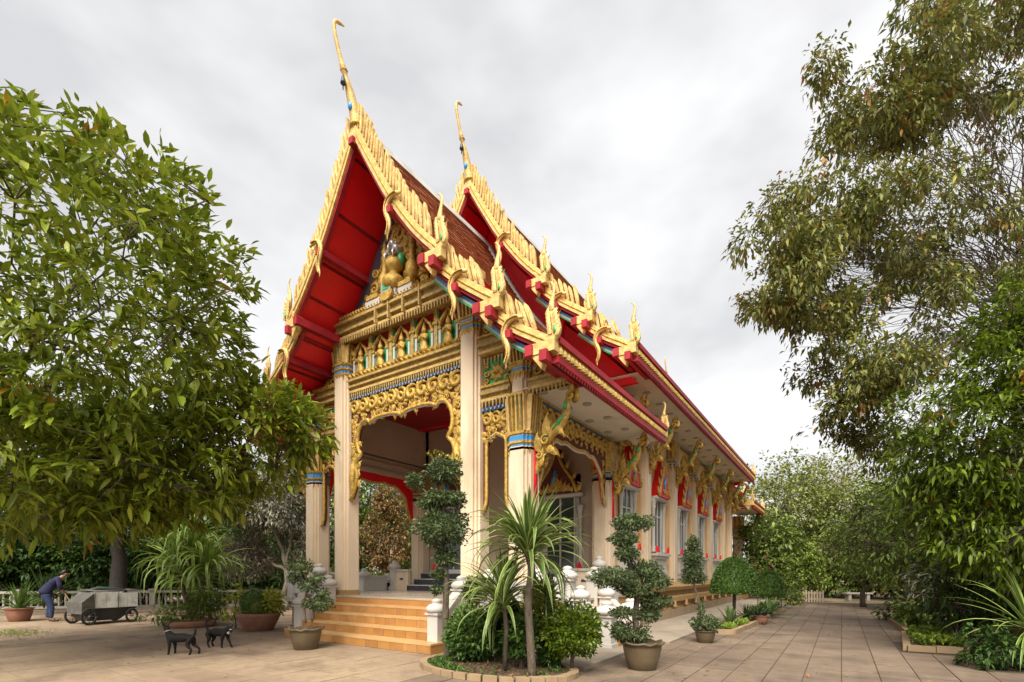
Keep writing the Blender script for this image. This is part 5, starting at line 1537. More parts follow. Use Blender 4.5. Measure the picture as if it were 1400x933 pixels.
# variegated dracaena with its lower heads
t = thing('dracaena', 'tall dracaena with cream edged strap leaves on a bare curved trunk', 'plant', (-3.65, 5.98, 0))
stem(t, spline([(-3.65, 5.98, -0.02), (-3.68, 5.96, 0.61), (-3.70, 5.94, 1.13), (-3.66, 5.97, 1.54), (-3.72, 5.93, 1.83)], 4), list(np.linspace(.062, .052, 17)))
SV = strap_set(1.0, .072, ('strap_green', 'strap_cream'))
strap_head(t, W2(t, (-3.70, 5.94, 1.87)), SV, 170, 1.04, -20, 90, .2)
t = thing('dracaena', 'shorter dracaena with drooping cream edged leaves left of the tall one', 'plant', (-4.15, 6.01, 0))
stem(t, [(-4.15, 6.01, 0.08), (-4.13, 6.02, 0.68), (-4.17, 5.99, 1.16)], [.04, .035, .03])
strap_head(t, W2(t, (-4.17, 5.99, 1.20)), SV, 110, .95, -20, 90, .3)
t = thing('dracaena', 'small dracaena with thin dark leaves right of the tall one, by the white railing', 'plant', (-3.79, 6.73, 0))
stem(t, [(-3.79, 6.73, 0.12), (-3.81, 6.72, 0.74), (-3.82, 6.70, 1.26)], [.03, .026, .022])
strap_head(t, W2(t, (-3.82, 6.70, 1.23)), strap_set(.8, .03, ('strap_dark', 'strap_green')), 70, .85, -20, 80, .3)

def round_bush(name, label, u, v, t_, ru, rv, mat, n=1100, ln=.07, wd=.04, stem_v=None, flowers=None, lump=.16):
    s = 673.0 / t_
    c = at_px(u, v, t_)
    g = (c[0], c[1], 0)
    t = thing(name, label, 'bush', g)
    stem(t, [g, (c[0] + .02, c[1], c[2] * .5), (c[0], c[1], c[2])], [.032, .026, .02], name='stem')
    for k in range(3):
        stem(t, [(c[0], c[1], c[2]*.45), (c[0] + rng.normal()*.15, c[1] + rng.normal()*.15, c[2])], [.015, .01], name='stem')
    pad(t, W2(t, c), (ru/s, ru/s, rv/s), n, mat, ln, wd, 'foliage', .45, lump)
    C = Crown()
    for k in range(26):
        d = rand_unit(1)[0]; d[2] = abs(d[2])
        C.cluster(np.array(W2(t, c)) + d*np.array([ru/s, ru/s, rv/s])*rng.uniform(.95, 1.1), d, 7, ln*1.15, wd, .7, .03)
    link('fresh_shoots', leaves_mesh('fresh_shoots', *C.arrays(), mat, .2, 1), t, kind='stuff')
    if flowers:
        for k in range(flowers[1]):
            d = rand_unit(1)[0]
            p = np.array(W2(t, c)) + d*np.array([ru/s, ru/s, rv/s])*1.02
            fb = MB().mat(flowers[0], True)
            for q in range(5):
                aa = q*1.2566
                fb.add([tuple(p), tuple(p + np.array([.03*math.cos(aa-.4), .03*math.sin(aa-.4), .012])), tuple(p + np.array([.045*math.cos(aa), .045*math.sin(aa), .004])), tuple(p + np.array([.03*math.cos(aa+.4), .03*math.sin(aa+.4), .012]))], [(0, 1, 2, 3)])
            fb.build('flower', t)
    return t
round_bush('ixora_bush', 'leafy green bush with a dark pink flower, just right of the cloud pruned trunk', 646, 868, 8.2, 38, 36, 'leaf_hedge', 1500, .085, .05, flowers=('petal_pink', 3))
round_bush('standard_bush', 'round bright green bush on a thin stem, at the right end of the planting bed', 781, 862, 7.4, 44, 38, 'leaf_fresh', 1700, .06, .038)
round_bush('clipped_ball', 'small dark clipped ball behind the drooping dracaena', 650, 808, 9.2, 19, 19, 'leaf_topiary', 600, .05, .028)
round_bush('croton_bush', 'yellow green croton between the dracaena trunks', 737, 826, 7.9, 20, 30, 'leaf_yellow', 260, .13, .05)
round_bush('croton_bush', 'low green croton at the foot of the tall dracaena', 712, 872, 7.5, 22, 26, 'leaf_hedge', 300, .13, .06)
round_bush('broadleaf_bush', 'broad leaved bush behind the pink flowered bush', 690, 862, 8.0, 20, 26, 'leaf_dark', 160, .22, .15)
round_bush('broadleaf_bush', 'shaded leafy bush right of the tall dracaena trunk, under the round bush', 752, 890, 7.6, 16, 18, 'leaf_dark', 260, .1, .05)

# potted trees along the flank
t = thing('potted_bonsai', 'large potted cloud pruned tree beside the side stair on the right', 'bonsai', (-2.61, 7.58, 0))
pot(t, (0, 0, 0), .30, .43, 'pot', True)
stem(t, spline([(-2.66, 7.54, 0.39), (-2.70, 7.52, 0.80), (-2.68, 7.53, 1.14), (-2.76, 7.48, 1.55), (-2.80, 7.45, 1.89), (-2.76, 7.48, 2.29)], 4), list(np.linspace(.058, .022, 21)))
for (u, v, ru, rv, n) in ((863, 715, 29, 11, 520), (853, 737, 20, 10, 300), (857, 757, 15, 11, 260), (838, 790, 33, 13, 560), (882, 782, 26, 15, 480), (900, 796, 17, 9, 240), (866, 806, 24, 9, 320), (896, 822, 22, 10, 320), (850, 838, 17, 7, 180), (886, 840, 18, 9, 220), (862, 866, 27, 15, 420), (845, 862, 10, 12, 120)):
    tt = 7.75 + random.uniform(-.15, .15)
    pad(t, W2(t, at_px(u, v, tt)), (ru/87, ru/87*.9, rv/87), n, ln=.055, wd=.028, lump=.2)
    stem(t, [at_px(863, v + 12, 7.75), at_px(u, v + rv*.3, tt)], [.014, .009], name='limb', n=5)
t = thing('potted_topiary', 'slim potted tree clipped into a column, beside the plinth', 'topiary', (-2.45, 11.17, 0))
pot(t, (0, 0, 0), .21, .27, 'pot')
stem(t, spline([(-2.48, 11.16, 0.20), (-2.57, 11.09, 0.93), (-2.66, 11.03, 1.33), (-2.66, 11.03, 2.12)], 4), list(np.linspace(.028, .016, 13)))
for (u, v, ru, rv, n) in ((964, 853, 21, 11, 520), (947, 782, 13, 14, 420), (947, 762, 13, 15, 420), (947, 744, 8, 11, 200), (940, 793, 9, 5, 120), (956, 792, 10, 5, 120), (958, 833, 5, 9, 60)):
    pad(t, W2(t, at_px(u, v, 10.65)), (ru/63, ru/63, rv/63), n, ln=.055, wd=.03)
def dome(label, u, v_top, v_bot, ru, t_, n):
    s = 673.0 / t_
    c = at_px(u, v_bot, t_)
    t = thing('dome_topiary', label, 'topiary', (c[0], c[1], 0))
    h = (v_bot - v_top) / s; r = ru / s
    stem(t, [(c[0], c[1], 0), (c[0] + .02, c[1], c[2] + .2)], [.05, .045])
    d = rand_unit(n); 
    zz = rng.random(n)
    rad = r * np.sqrt(np.clip(1 - zz ** 1.9, 0, 1)) * rng.uniform(.86, 1.04, n)
    aa = rng.uniform(0, 6.283, n)
    p = np.stack([rad*np.cos(aa), rad*np.sin(aa), c[2] + zz*h], 1)
    k = n // 6
    q = np.sqrt(rng.random(k))*r; p[:k, 0] = q*np.cos(aa[:k]); p[:k, 1] = q*np.sin(aa[:k]); p[:k, 2] = c[2] - .01
    out = np.stack([np.cos(aa), np.sin(aa), .2 + zz], 1)
    link('foliage', leaves_mesh('foliage', p, out + rand_unit(n)*.8, out + rand_unit(n)*.5, np.full(n, .06), np.full(n, .034), 'leaf_hedge', .1, 1), t, kind='stuff')
    prof = [(.01, c[2])] + [(r*.84*math.sqrt(max(0, 1 - z**1.9)), c[2] + .03 + z*h*.86) for z in np.linspace(0, 1, 10)]
    MB().mat('leaf_hedge', True).lathe(prof, (0, 0, 0), 20).build('leaf_heart', t)
dome('large clipped dome of dark green leaves on one trunk beside the temple', 1003, 763, 811, 29, 14.3, 9000)
dome('smaller clipped dome behind the large one', 1051, 781, 815, 19, 17.5, 4500)

def agave(label, u, v, t_, L, n, mats=('agave', 'agave'), W=.09, name='agave', lo=0, hi=90, h=.12):
    c = at_px(u, v, t_); t = thing(name, label, 'plant', (c[0], c[1], 0))
    MB().mat('agave', True).lathe([(.05, 0), (.07, .05), (.03, h)], (0, 0, 0), 8).build('heart', t)
    strap_head(t, (0, 0, h + c[2] * 0), strap_set(L, W, mats, .6), n, 1.0, lo, hi, .06)
    return t
agave('spiky pale green agave in front of the large dome', 997, 856, 13.2, .62, 34)
agave('spiky agave further along the border, below the smaller dome', 1053, 838, 16.6, .75, 30)
agave('dark strap leaved plant in a pot between the two agaves', 1038, 846, 14.6, .55, 40, ('strap_dark', 'strap_dark'), .07, 'strap_plant')
agave('low strap leaved plant beside the large dome trunk', 1020, 846, 14.8, .6, 30, ('strap_green', 'agave'), .07, 'strap_plant')
t = thing('plant_pot', 'dark red pot holding the strap leaved plant at the border edge', 'pot', (-1.97, 16.12, 0)); pot(t, (0, 0, 0), .2, .26, 'terracotta')
# planted borders along the flank
def border(label, pts, cover, h=.12, seed=0, cover_h=.1, lf=('leaf_lime', .06, .03), name='flower_bed', n=160):
    c = np.mean(np.array(pts), 0)
    t = thing(name, label, 'flower bed', (c[0], c[1], 0))
    q = [(x - c[0], y - c[1]) for x, y in pts]
    m = len(q)
    for i in range(m):
        a = np.array(q[i]); b = np.array(q[(i+1) % m])
        L = np.linalg.norm(b - a); k = max(1, int(L / .4)); d = (b - a) / L; nn = np.array([-d[1], d[0]]) * .06
        for j in range(k):
            s0 = a + d * (L*j/k + .006); s1 = a + d * (L*(j+1)/k - .006)
            MB().mat('kerb').prism_z([tuple(s0 - nn), tuple(s1 - nn), tuple(s1 + nn), tuple(s0 + nn)], 0, h + random.uniform(-.008, .008)).build('kerb_stone', t)
    MB().mat('soil').prism_z(q, 0, h - .03).build('soil', t)
    C = Crown()
    for (cx, cy, rx, ry) in cover:
        for k in range(n):
            a = rng.uniform(0, 6.28); rr = math.sqrt(rng.random())
            C.cluster((cx - c[0] + rx*rr*math.cos(a), cy - c[1] + ry*rr*math.sin(a), h - .02 + rng.random()*cover_h), (0, 0, 1), 8, lf[1], lf[2], .9, .05)
    if cover: link('ground_cover', leaves_mesh('ground_cover', *C.arrays(), lf[0], .2, 1), t, kind='stuff')
    return t
border('kerbed border with yellow green cover under the large dome', [(-2.9, 12.75), (-2.2, 13.05), (-2.05, 16.3), (-2.9, 16.3)], [(-2.5, 13.5, .3, .45), (-2.3, 14.8, .15, .5)])
border('far kerbed border with low green plants under the smaller dome', [(-2.8, 17.6), (-2.05, 17.9), (-1.85, 22.0), (-2.9, 22.0)], [(-2.3, 19, .35, 1.0), (-2.3, 21, .35, .9)], lf=('leaf_hedge', .09, .05), cover_h=.25)
border('kerbed border with pale ground cover on the right of the path', [(1.05, 12.15), (1.9, 12.25), (2.4, 14.2), (1.25, 15.0)], [(1.55, 12.9, .42, .6), (1.6, 14.2, .35, .6)], lf=('leaf_lime', .09, .05), cover_h=.16)
border('far kerbed border with dark cover on the right of the path', [(1.35, 15.4), (2.6, 14.8), (2.6, 20.5), (1.25, 19.6)], [(1.8, 16.6, .4, .9), (1.7, 18.6, .4, .9)], lf=('leaf_mid', .12, .06), cover_h=.35)
def lump_bush(name, label, u, v, t_, ru, rv, mat, n, ln, wd, extra=None):
    s = 673.0 / t_; c = at_px(u, v, t_); t = thing(name, label, 'bush', (c[0], c[1], 0))
    stem(t, [(c[0], c[1], 0), c], [.02, .012], name='stem')
    C = Crown()
    pts, outs = ellipsoid_points((0, 0, c[2]), (ru/s, ru/s, rv/s), n, .4, .2)
    for p, o_ in zip(pts, outs):
        if p[2] < .03: continue
        C.cluster(p, o_, 8, ln, wd, .8, .05)
    link('foliage', leaves_mesh('foliage', *C.arrays(), mat, .3, 1), t, kind='stuff')
    if extra:
        C = Crown()
        pts, outs = ellipsoid_points((0, 0, c[2]), (ru/s, ru/s, rv/s), extra[1], .9, .1)
        for p, o_ in zip(pts, outs): C.cluster(p, o_, 7, extra[2], extra[2]*.7, .8, .03)
        link('blossom', leaves_mesh('blossom', *C.arrays(), extra[0], .2, 1), t, kind='stuff')
    return t
lump_bush('flowering_bush', 'bush with pink blossom beside the far corner of the temple', 1036, 782, 21, 16, 22, 'leaf_mid', 130, .12, .06, ('petal_pink', 16, .13))
lump_bush('border_shrub', 'dark green shrub behind the far border, left of the path', 1068, 800, 21, 20, 26, 'leaf_mid', 180, .12, .06)
lump_bush('border_shrub', 'low green shrub at the far end of the left border', 1085, 818, 23, 14, 12, 'leaf_far', 110, .12, .06)
lump_bush('border_shrub', 'dark tufted shrub at the lower right corner of the picture', 1362, 885, 7.75, 42, 32, 'leaf_dark', 190, .11, .045)
lump_bush('border_shrub', 'leafy shrub on the right of the path, behind the pale ground cover', 1265, 835, 12.5, 34, 34, 'leaf_mid', 190, .13, .05)
lump_bush('border_shrub', 'broad low shrub at the bend on the right of the path', 1225, 838, 15.5, 22, 20, 'leaf_mid', 130, .13, .06)
lump_bush('border_shrub', 'narrow leaved shrub before the low wall on the right', 1315, 845, 10.5, 30, 30, 'leaf_grey', 120, .2, .03)
lump_bush('border_shrub', 'grassy shrub under the fresh green tree, right of the path', 1290, 790, 12.2, 36, 26, 'leaf_grey', 130, .26, .035)
t = agave('arching lime edged strap plant at the right edge of the picture', 1408, 838, 7.6, 1.15, 46, ('strap_green', 'strap_lime'), .055, 'strap_plant', -10, 75)
for o in t.children: o.location.z += .55
MB().mat('bark', True).tube([(0, 0, 0), (.02, 0, .6)], [.07, .06], 8).build('trunk', t)
wl = thing('garden_wall', 'low weathered wall behind the border on the right', 'wall', (2.9, 12.0, 0))
for k in range(7):
    MB().mat('skirting').box(-.12, .12, -1.8 + k*.9, -1.8 + (k+1)*.9 - .012, 0, .72 + random.uniform(-.01, .01)).build('wall_block', wl)
MB().mat('concrete').box(-.16, .16, -1.85, 4.5, .735, .80).build('coping', wl)

# left side plants
t = thing('variegated_pandanus', 'huge clump of arching lime striped strap leaves behind the dogs', 'plant', (-16.67, 7.13, 0))
SP = strap_set(1.55, .10, ('strap_fresh', 'strap_lime'), 1.0)
for (du, v, nn, sc) in ((0, 742, 110, .95), (-20, 772, 80, .95), (24, 770, 80, .95), (0, 798, 70, .9)):
    p = at_px(262 + du, v, 15.2)
    stem(t, [t.location, p], [.08, .05])
    strap_head(t, W2(t, p), SP, nn, sc, -20, 90, .3)
lump_bush('juniper_bush', 'spreading feathery green bush low in front of the striped clump', 255, 840, 14.2, 46, 17, 'leaf_fresh', 420, .12, .03)
lump_bush('juniper_bush', 'layered feathery green bush between the striped clump and the bowl', 285, 820, 14.0, 26, 20, 'leaf_fresh', 260, .12, .03)
t = thing('planter_ring', 'low terracotta planter ring behind the dogs', 'planter', (-15.25, 6.52, 0))
MB().mat('terracotta', True).lathe([(.55, 0), (.60, .02), (.60, .16), (.54, .18), (.5, .15), (.001, .15)], (0, 0, 0), 24).build('pot', t)
t = thing('planted_bowl', 'wide terracotta bowl of green and yellow bushes left of the steps', 'planter', (-12.80, 7.08, 0))
MB().mat('terracotta', True).lathe([(.34, 0), (.36, .02), (.47, .24), (.53, .38), (.54, .45), (.49, .46), (.46, .40), (.001, .40)], (0, 0, 0), 26).build('pot', t)
pad(t, (-.12, -.05, .72), (.36, .33, .40), 1500, 'leaf_hedge', .06, .02, 'foliage', .75, .1)
pad(t, (.14, -.1, .60), (.26, .26, .26), 700, 'leaf_mid', .06, .02, 'foliage', .7, .1)
pad(t, (.30, .20, .72), (.28, .26, .34), 340, 'leaf_yellow', .12, .05, 'foliage', .6, .2)
lump_bush('croton_bush', 'yellow leaved croton between the feathery bush and the terracotta bowl', 322, 825, 13.4, 17, 25, 'leaf_yellow', 60, .17, .05)
t = thing('potted_bonsai', 'small bonsai with leaning stems in a wavy rimmed pot left of the steps', 'bonsai', (-8.82, 5.83, 0))
pot(t, (0, 0, 0), .30, .42, 'pot', True)
for pts in ([(-8.82, 5.83, 0.51), (-8.84, 5.81, 0.91), (-8.79, 5.85, 1.27), (-8.89, 5.78, 1.70)], [(-8.72, 5.90, 0.54), (-8.67, 5.93, 0.83), (-8.58, 5.99, 1.01)]):
    stem(t, spline(pts, 4), .022)
for (u, v, ru, rv, n) in ((410, 776, 17, 13, 240), (422, 800, 14, 9, 170), (434, 792, 10, 7, 90), (437, 826, 19, 10, 280), (440, 812, 9, 9, 100), (402, 790, 9, 8, 90), (420, 826, 8, 6, 70)):
    pad(t, W2(t, at_px(u, v, 9.75)), (ru/69, ru/69, rv/69), n, ln=.055, wd=.03, lump=.2)
t = thing('strap_plant', 'upright strap leaved plant in a brown pot at the left edge', 'plant', (-21.38, 4.22, 0))
pot(t, (0, 0, 0), .33, .42, 'terracotta')
strap_head(t, (0, 0, .4), strap_set(1.2, .075, ('strap_green', 'strap_green'), .8), 46, 1.0, 20, 90, .1)
t = thing('palm_shrub', 'tall dark strap leaved shrub behind the sweeping person', 'plant', (-24.50, 5.50, 0))
strap_head(t, (0, 0, .5), strap_set(1.7, .08, ('strap_dark', 'strap_green'), .7), 50, 1.0, 20, 90, .3)
for k, (u, tt, lab) in enumerate(((-70, 21.6, 'dark shrub behind the railing beyond the left edge'), (0, 22, 'dark shrub behind the railing above the brown pot'), (55, 22.4, 'dark shrub behind the railing and the sweeping person'),
        (105, 22.8, 'dark shrub behind the railing at the front of the cart'), (150, 23, 'dark shrub behind the railing and the white cart boards'), (200, 23.2, 'dark shrub behind the railing right of the cart'),
        (255, 23.6, 'dark shrub hidden behind the striped clump'), (305, 23.8, 'dark shrub below the small brown roof'), (350, 24, 'dark shrub behind the railing and the planted bowl'), (395, 24, 'dark shrub behind the railing under the frangipani'), (440, 24.4, 'dark shrub between the two left columns'))):
    lump_bush('hedge_shrub', lab, u, 772, tt, 42, 44, 'leaf_dark' if k % 3 else 'leaf_hedge', 330, .24, .11)
for k, (u, tt, lab) in enumerate(((1092, 27, 'dense shrub closing the path left of the pale gate'), (1150, 30, 'dense shrub closing the path right of the pale gate'), (1185, 31, 'dense shrub behind the stone bench'), (1222, 30, 'dense shrub right of the stone bench at the end of the path'), (1262, 27, 'dense shrub at the right end of the far forecourt'), (1125, 33, 'dense shrub behind the lime green conical tree'))):
    lump_bush('hedge_shrub', lab, u, 788, tt, 30, 32, 'leaf_mid', 260, .24, .11)
# low white plants in front of the railing by the porch
lump_bush('white_flower_bush', 'low bush with white flowers inside the porch opening', 522, 800, 21, 14, 9, 'leaf_mid', 60, .12, .05, ('petal_white', 8, .1))
# red blossom among the leaves by the roof corner
# grass patch at left
C = Crown()
g0 = (-17.00, 3.30, 0)
for k in range(260): C.cluster((g0[0] + rng.normal()*.55, g0[1] + rng.normal()*.3, 0), (0, 0, 1), 6, .07, .012, .6, .05)
o = link('grass_patch', leaves_mesh('grass_patch', *C.arrays(), 'leaf_far', .3, 1), kind='stuff'); o['label'] = 'thin patch of grass in the paving at the left edge'
# fallen leaves
n = 520
P = np.stack([rng.uniform(-16, 2.5, n), rng.uniform(3, 20, n), np.full(n, .006)], 1)
D = rand_unit(n); D[:, 2] = .1
o = link('fallen_leaves', leaves_mesh('fallen_leaves', P, D, np.tile([0, 0, 1.], (n, 1)) + rand_unit(n)*.25, rng.uniform(.05, .10, n), rng.uniform(.02, .045, n), 'leaf_rusty', -.1, 1), kind='stuff'); o['label'] = 'scattered fallen brown leaves on the paving'

# ------------------------------------------------------------------ railing, gate, house
def baluster_me():
    return MB().mat('fence_grey', True).lathe([(.045, 0), (.05, .05), (.03, .09), (.055, .24), (.05, .36), (.028, .44), (.045, .50), (.045, .54)], (0, 0, 0), 7).mesh('baluster')
M['fence_grey'] = material('weathered_grey_railing', (0.36, 0.33, 0.28), 0.85, 0.15, 3, 0.2, 40, dirt=(0.14, 0.13, 0.10), dirt_scale=1.5)
bal = baluster_me()
def railing(label, a, b):
    a = Vector(a); b = Vector(b); L = (b - a).length; ang = math.atan2(b.y - a.y, b.x - a.x)
    t = thing('railing', label, 'railing', a, ang, 'grey railings behind the forecourt')
    n = int(L / .24)
    for i in range(n):
        if i % 10 == 0: continue
        link('baluster', bal, t, ((i + .5) * L / n, 0, .10))
    MB().mat('fence_grey').box(0, L, -.09, .09, 0, .10).build('bottom_rail', t)
    MB().mat('fence_grey').box(0, L, -.10, .10, .641, .74).build('top_rail', t)
    for i in range(0, n, 10):
        x = (i + .5) * L / n
        MB().mat('fence_grey').box(x - .11, x + .11, -.112, .112, .101, .64).mat('fence_grey').box(x - .14, x + .14, -.14, .14, .742, .82).build('post', t)
    return t
railing('weathered balustrade from the porch corner to the striped clump', (-20.24, 13.65, 0), (-23.52, 11.21, 0))
railing('shaded balustrade behind the rubbish cart and the striped clump', (-23.60, 11.16, 0), (-26.84, 7.55, 0))
railing('dark balustrade behind the sweeping person at the left edge', (-26.92, 7.49, 0), (-30.63, 3.57, 0))
t = thing('picket_gate', 'pale picket gate across the far end of the path', 'gate', (-1.62, 28.51, 0), math.radians(33.8))
M['gate_paint'] = material('pale_gate_paint', (0.55, 0.44, 0.32), 0.7, 0.15, 4, dirt=(0.3, 0.24, 0.17))
for i in range(8):
    MB().mat('gate_paint').box(i*.14, i*.14 + .07, -.02, .02, .06, .60 + .06*(i % 2)).build('picket', t)
for z in (.18, .48): MB().mat('gate_paint').box(0, 1.05, .022, .05, z, z + .06).build('rail', t)
t = thing('garden_house', 'small house with a brown tiled roof half hidden behind the striped clump', 'house', (-27.61, 14.01, 0), math.radians(20))
MB().mat('skirting').box(-1.4, 1.4, -1.2, 1.2, 0, 2.3).build('wall', t)
rf = MB().mat('tile').prism_y([(-1.9, 2.2), (1.9, 2.2), (0, 3.5)], -1.6, 1.6).build('roof', t)
MB().mat('navy').box(-.4, .4, -1.23, -1.2, 0, 1.9).build('door', t)
t = thing('garden_bench', 'grey stone bench beyond the end of the path', 'bench', (0.72, 32.97, 0), math.radians(33.8))
MB().mat('fence_grey').box(-.7, .7, -.2, .2, .36, .44).build('seat', t)
for s in (-1, 1): MB().mat('fence_grey').box(s*.5 - .08, s*.5 + .08, -.16, .16, 0, .36).build('leg', t)
# ------------------------------------------------------------------ rubbish cart
M['cart_metal'] = material('galvanised_metal', (0.13, 0.125, 0.11), 0.5, 0.25, 5, 0.1, 30, 0.4, dirt=(0.10, 0.085, 0.07), dirt_scale=2)
M['cart_dark'] = material('dark_cart_body', (0.035, 0.033, 0.03), 0.7, 0.3, 5)
M['board'] = material('pale_plastic_board', (0.78, 0.78, 0.75), 0.6, 0.08, 4, dirt=(0.30, 0.28, 0.24), dirt_scale=3)
M['rubber'] = material('tyre_rubber', (0.02, 0.02, 0.02), 0.8, 0.3, 10)
M['wood'] = material('bamboo_wood', (0.38, 0.26, 0.11), 0.6, 0.2, 20)
t = thing('rubbish_cart', 'low metal rubbish cart with white boarded side and spoked wheels', 'cart', (-18.59, 5.49, 0), math.radians(33.8 + 39.8 + 22)); t.scale = (.86, .9, 1.06)
# local x to the right in the picture; 1 m = 45 px
mb = MB().mat('cart_dark')
mb.hexa([(-.60, -.44, .10), (.30, -.44, .10), (.30, .44, .10), (-.60, .44, .10)], [(-.78, -.5, .42), (.86, -.5, .46), (.86, .5, .46), (-.78, .5, .42)])
body = mb.build('body', t)
for i in range(4):
    x0 = -.42 + i*.315
    MB().mat('board').hexa([(x0, -.53, .45), (x0 + .30, -.53, .45), (x0 + .30, -.505, .45), (x0, -.505, .45)], [(x0, -.55, .85), (x0 + .30, -.55, .86), (x0 + .30, -.525, .86), (x0, -.525, .85)]).build('board', t)
    MB().mat('board').box(x0, x0 + .30, .51, .53, .45, .86).build('board', t)
mb = MB().mat('cart_metal').hexa([(-.80, -.52, .30), (-.44, -.52, .42), (-.44, .52, .42), (-.80, .52, .30)], [(-.80, -.54, .62), (-.44, -.55, .88), (-.44, .55, .88), (-.80, .54, .62)])
mb.build('front_panel', t)
mb = MB().mat('cart_metal', True)
mb.tube([(-.45, -.56, .93), (.9, -.56, .93), (.9, .56, .93), (-.45, .56, .93), (-.45, -.56, .93)], .018, 5)
for x in (-.45, .22, .88): mb.tube([(x, -.56, .43), (x, -.56, .93)], .014, 5); mb.tube([(x, .56, .43), (x, .56, .93)], .014, 5)
mb.build('frame', t)
def wheel(x, y, r):
    w = thing_part = MB().mat('rubber', True)
    ring = [(x + r*math.cos(a), y, r + .02 + r*math.sin(a)) for a in np.linspace(0, 2*PI, 21)]
    w.tube(ring, .028, 6)
    o = w.build('wheel', t)
    h = MB().mat('cart_metal', True).tube([(x + (r-.035)*math.cos(a), y, r + .02 + (r-.035)*math.sin(a)) for a in np.linspace(0, 2*PI, 19)], .012, 5)
    for k in range(8):
        a = k*PI/4
        h.tube([(x, y, r + .02), (x + (r-.03)*math.cos(a), y, r + .02 + (r-.03)*math.sin(a))], .008, 4)
    h.tube([(x, y - .05, r + .02), (x, y + .05, r + .02)], .035, 8)
    h.build('rim', o)
for y in (-.58, .58): wheel(-.62, y, .21); wheel(.62, y, .18)
t = thing('dark_tarpaulin', 'dark green sheet folded over the far rim of the rubbish cart', 'sheet', (0, 0, 0))
cart = [o for o in COL.objects if o.name == 'rubbish_cart'][0]
t.location = cart.location; t.rotation_euler = cart.rotation_euler; t.scale = cart.scale
M['tarp'] = material('dark_tarp', (0.03, 0.045, 0.035), 0.6, 0.3, 6)
MB().mat('tarp', True).tube([(-.38, .3, .90), (0, .34, .97), (.4, .3, .95), (.82, .33, .93)], [.06, .11, .09, .05], 8, .6).build('sheet', t)

# ------------------------------------------------------------------ living things: skinned figures
def skin_mesh(name, pts, edges, radii, mat, parent, sub=1, root=0):
    me = bpy.data.meshes.new(name)
    me.from_pydata(pts, edges, [])
    o = bpy.data.objects.new(name, me); COL.objects.link(o)
    m = o.modifiers.new('skin', 'SKIN'); m.use_smooth_shade = True; m.branch_smoothing = 0.6
    for i, r in enumerate(radii):
        sv = me.skin_vertices[0].data[i]
        sv.radius = (r, r) if not isinstance(r, tuple) else r
        sv.use_root = (i == root)
    s_ = o.modifiers.new('sub', 'SUBSURF'); s_.levels = sub; s_.render_levels = sub
    dg = bpy.context.evaluated_depsgraph_get()
    ev = o.evaluated_get(dg)
    nm = bpy.data.meshes.new_from_object(ev)
    nm.name = name
    bpy.data.objects.remove(o)
    for k in (mat if isinstance(mat, (list, tuple)) else [mat]): nm.materials.append(M[k])
    nm.polygons.foreach_set('use_smooth', [True] * len(nm.polygons))
    return link(name, nm, parent)
M['fur'] = material('black_fur', (0.008, 0.007, 0.0065), 0.6, 0.4, 30, 0.5, 120, spec=0.3)
M['fur_white'] = material('white_fur', (0.55, 0.52, 0.48), 0.7, 0.1, 30, 0.4, 120)
M['collar'] = material('collar_cloth', (0.45, 0.42, 0.42), 0.6, 0.2, 20)
M['skin'] = material('skin', (0.28, 0.15, 0.09), 0.55, 0.1, 20)
M['denim'] = material('navy_shirt_cloth', (0.012, 0.015, 0.05), 0.85, 0.25, 12, 0.3, 60)
M['jeans'] = material('blue_jeans', (0.022, 0.034, 0.09), 0.85, 0.3, 10, 0.3, 60)
M['hair'] = material('black_hair', (0.012, 0.011, 0.011), 0.5, 0.3, 40)
M['shoe'] = material('dark_shoe', (0.04, 0.03, 0.025), 0.6, 0.3, 10)

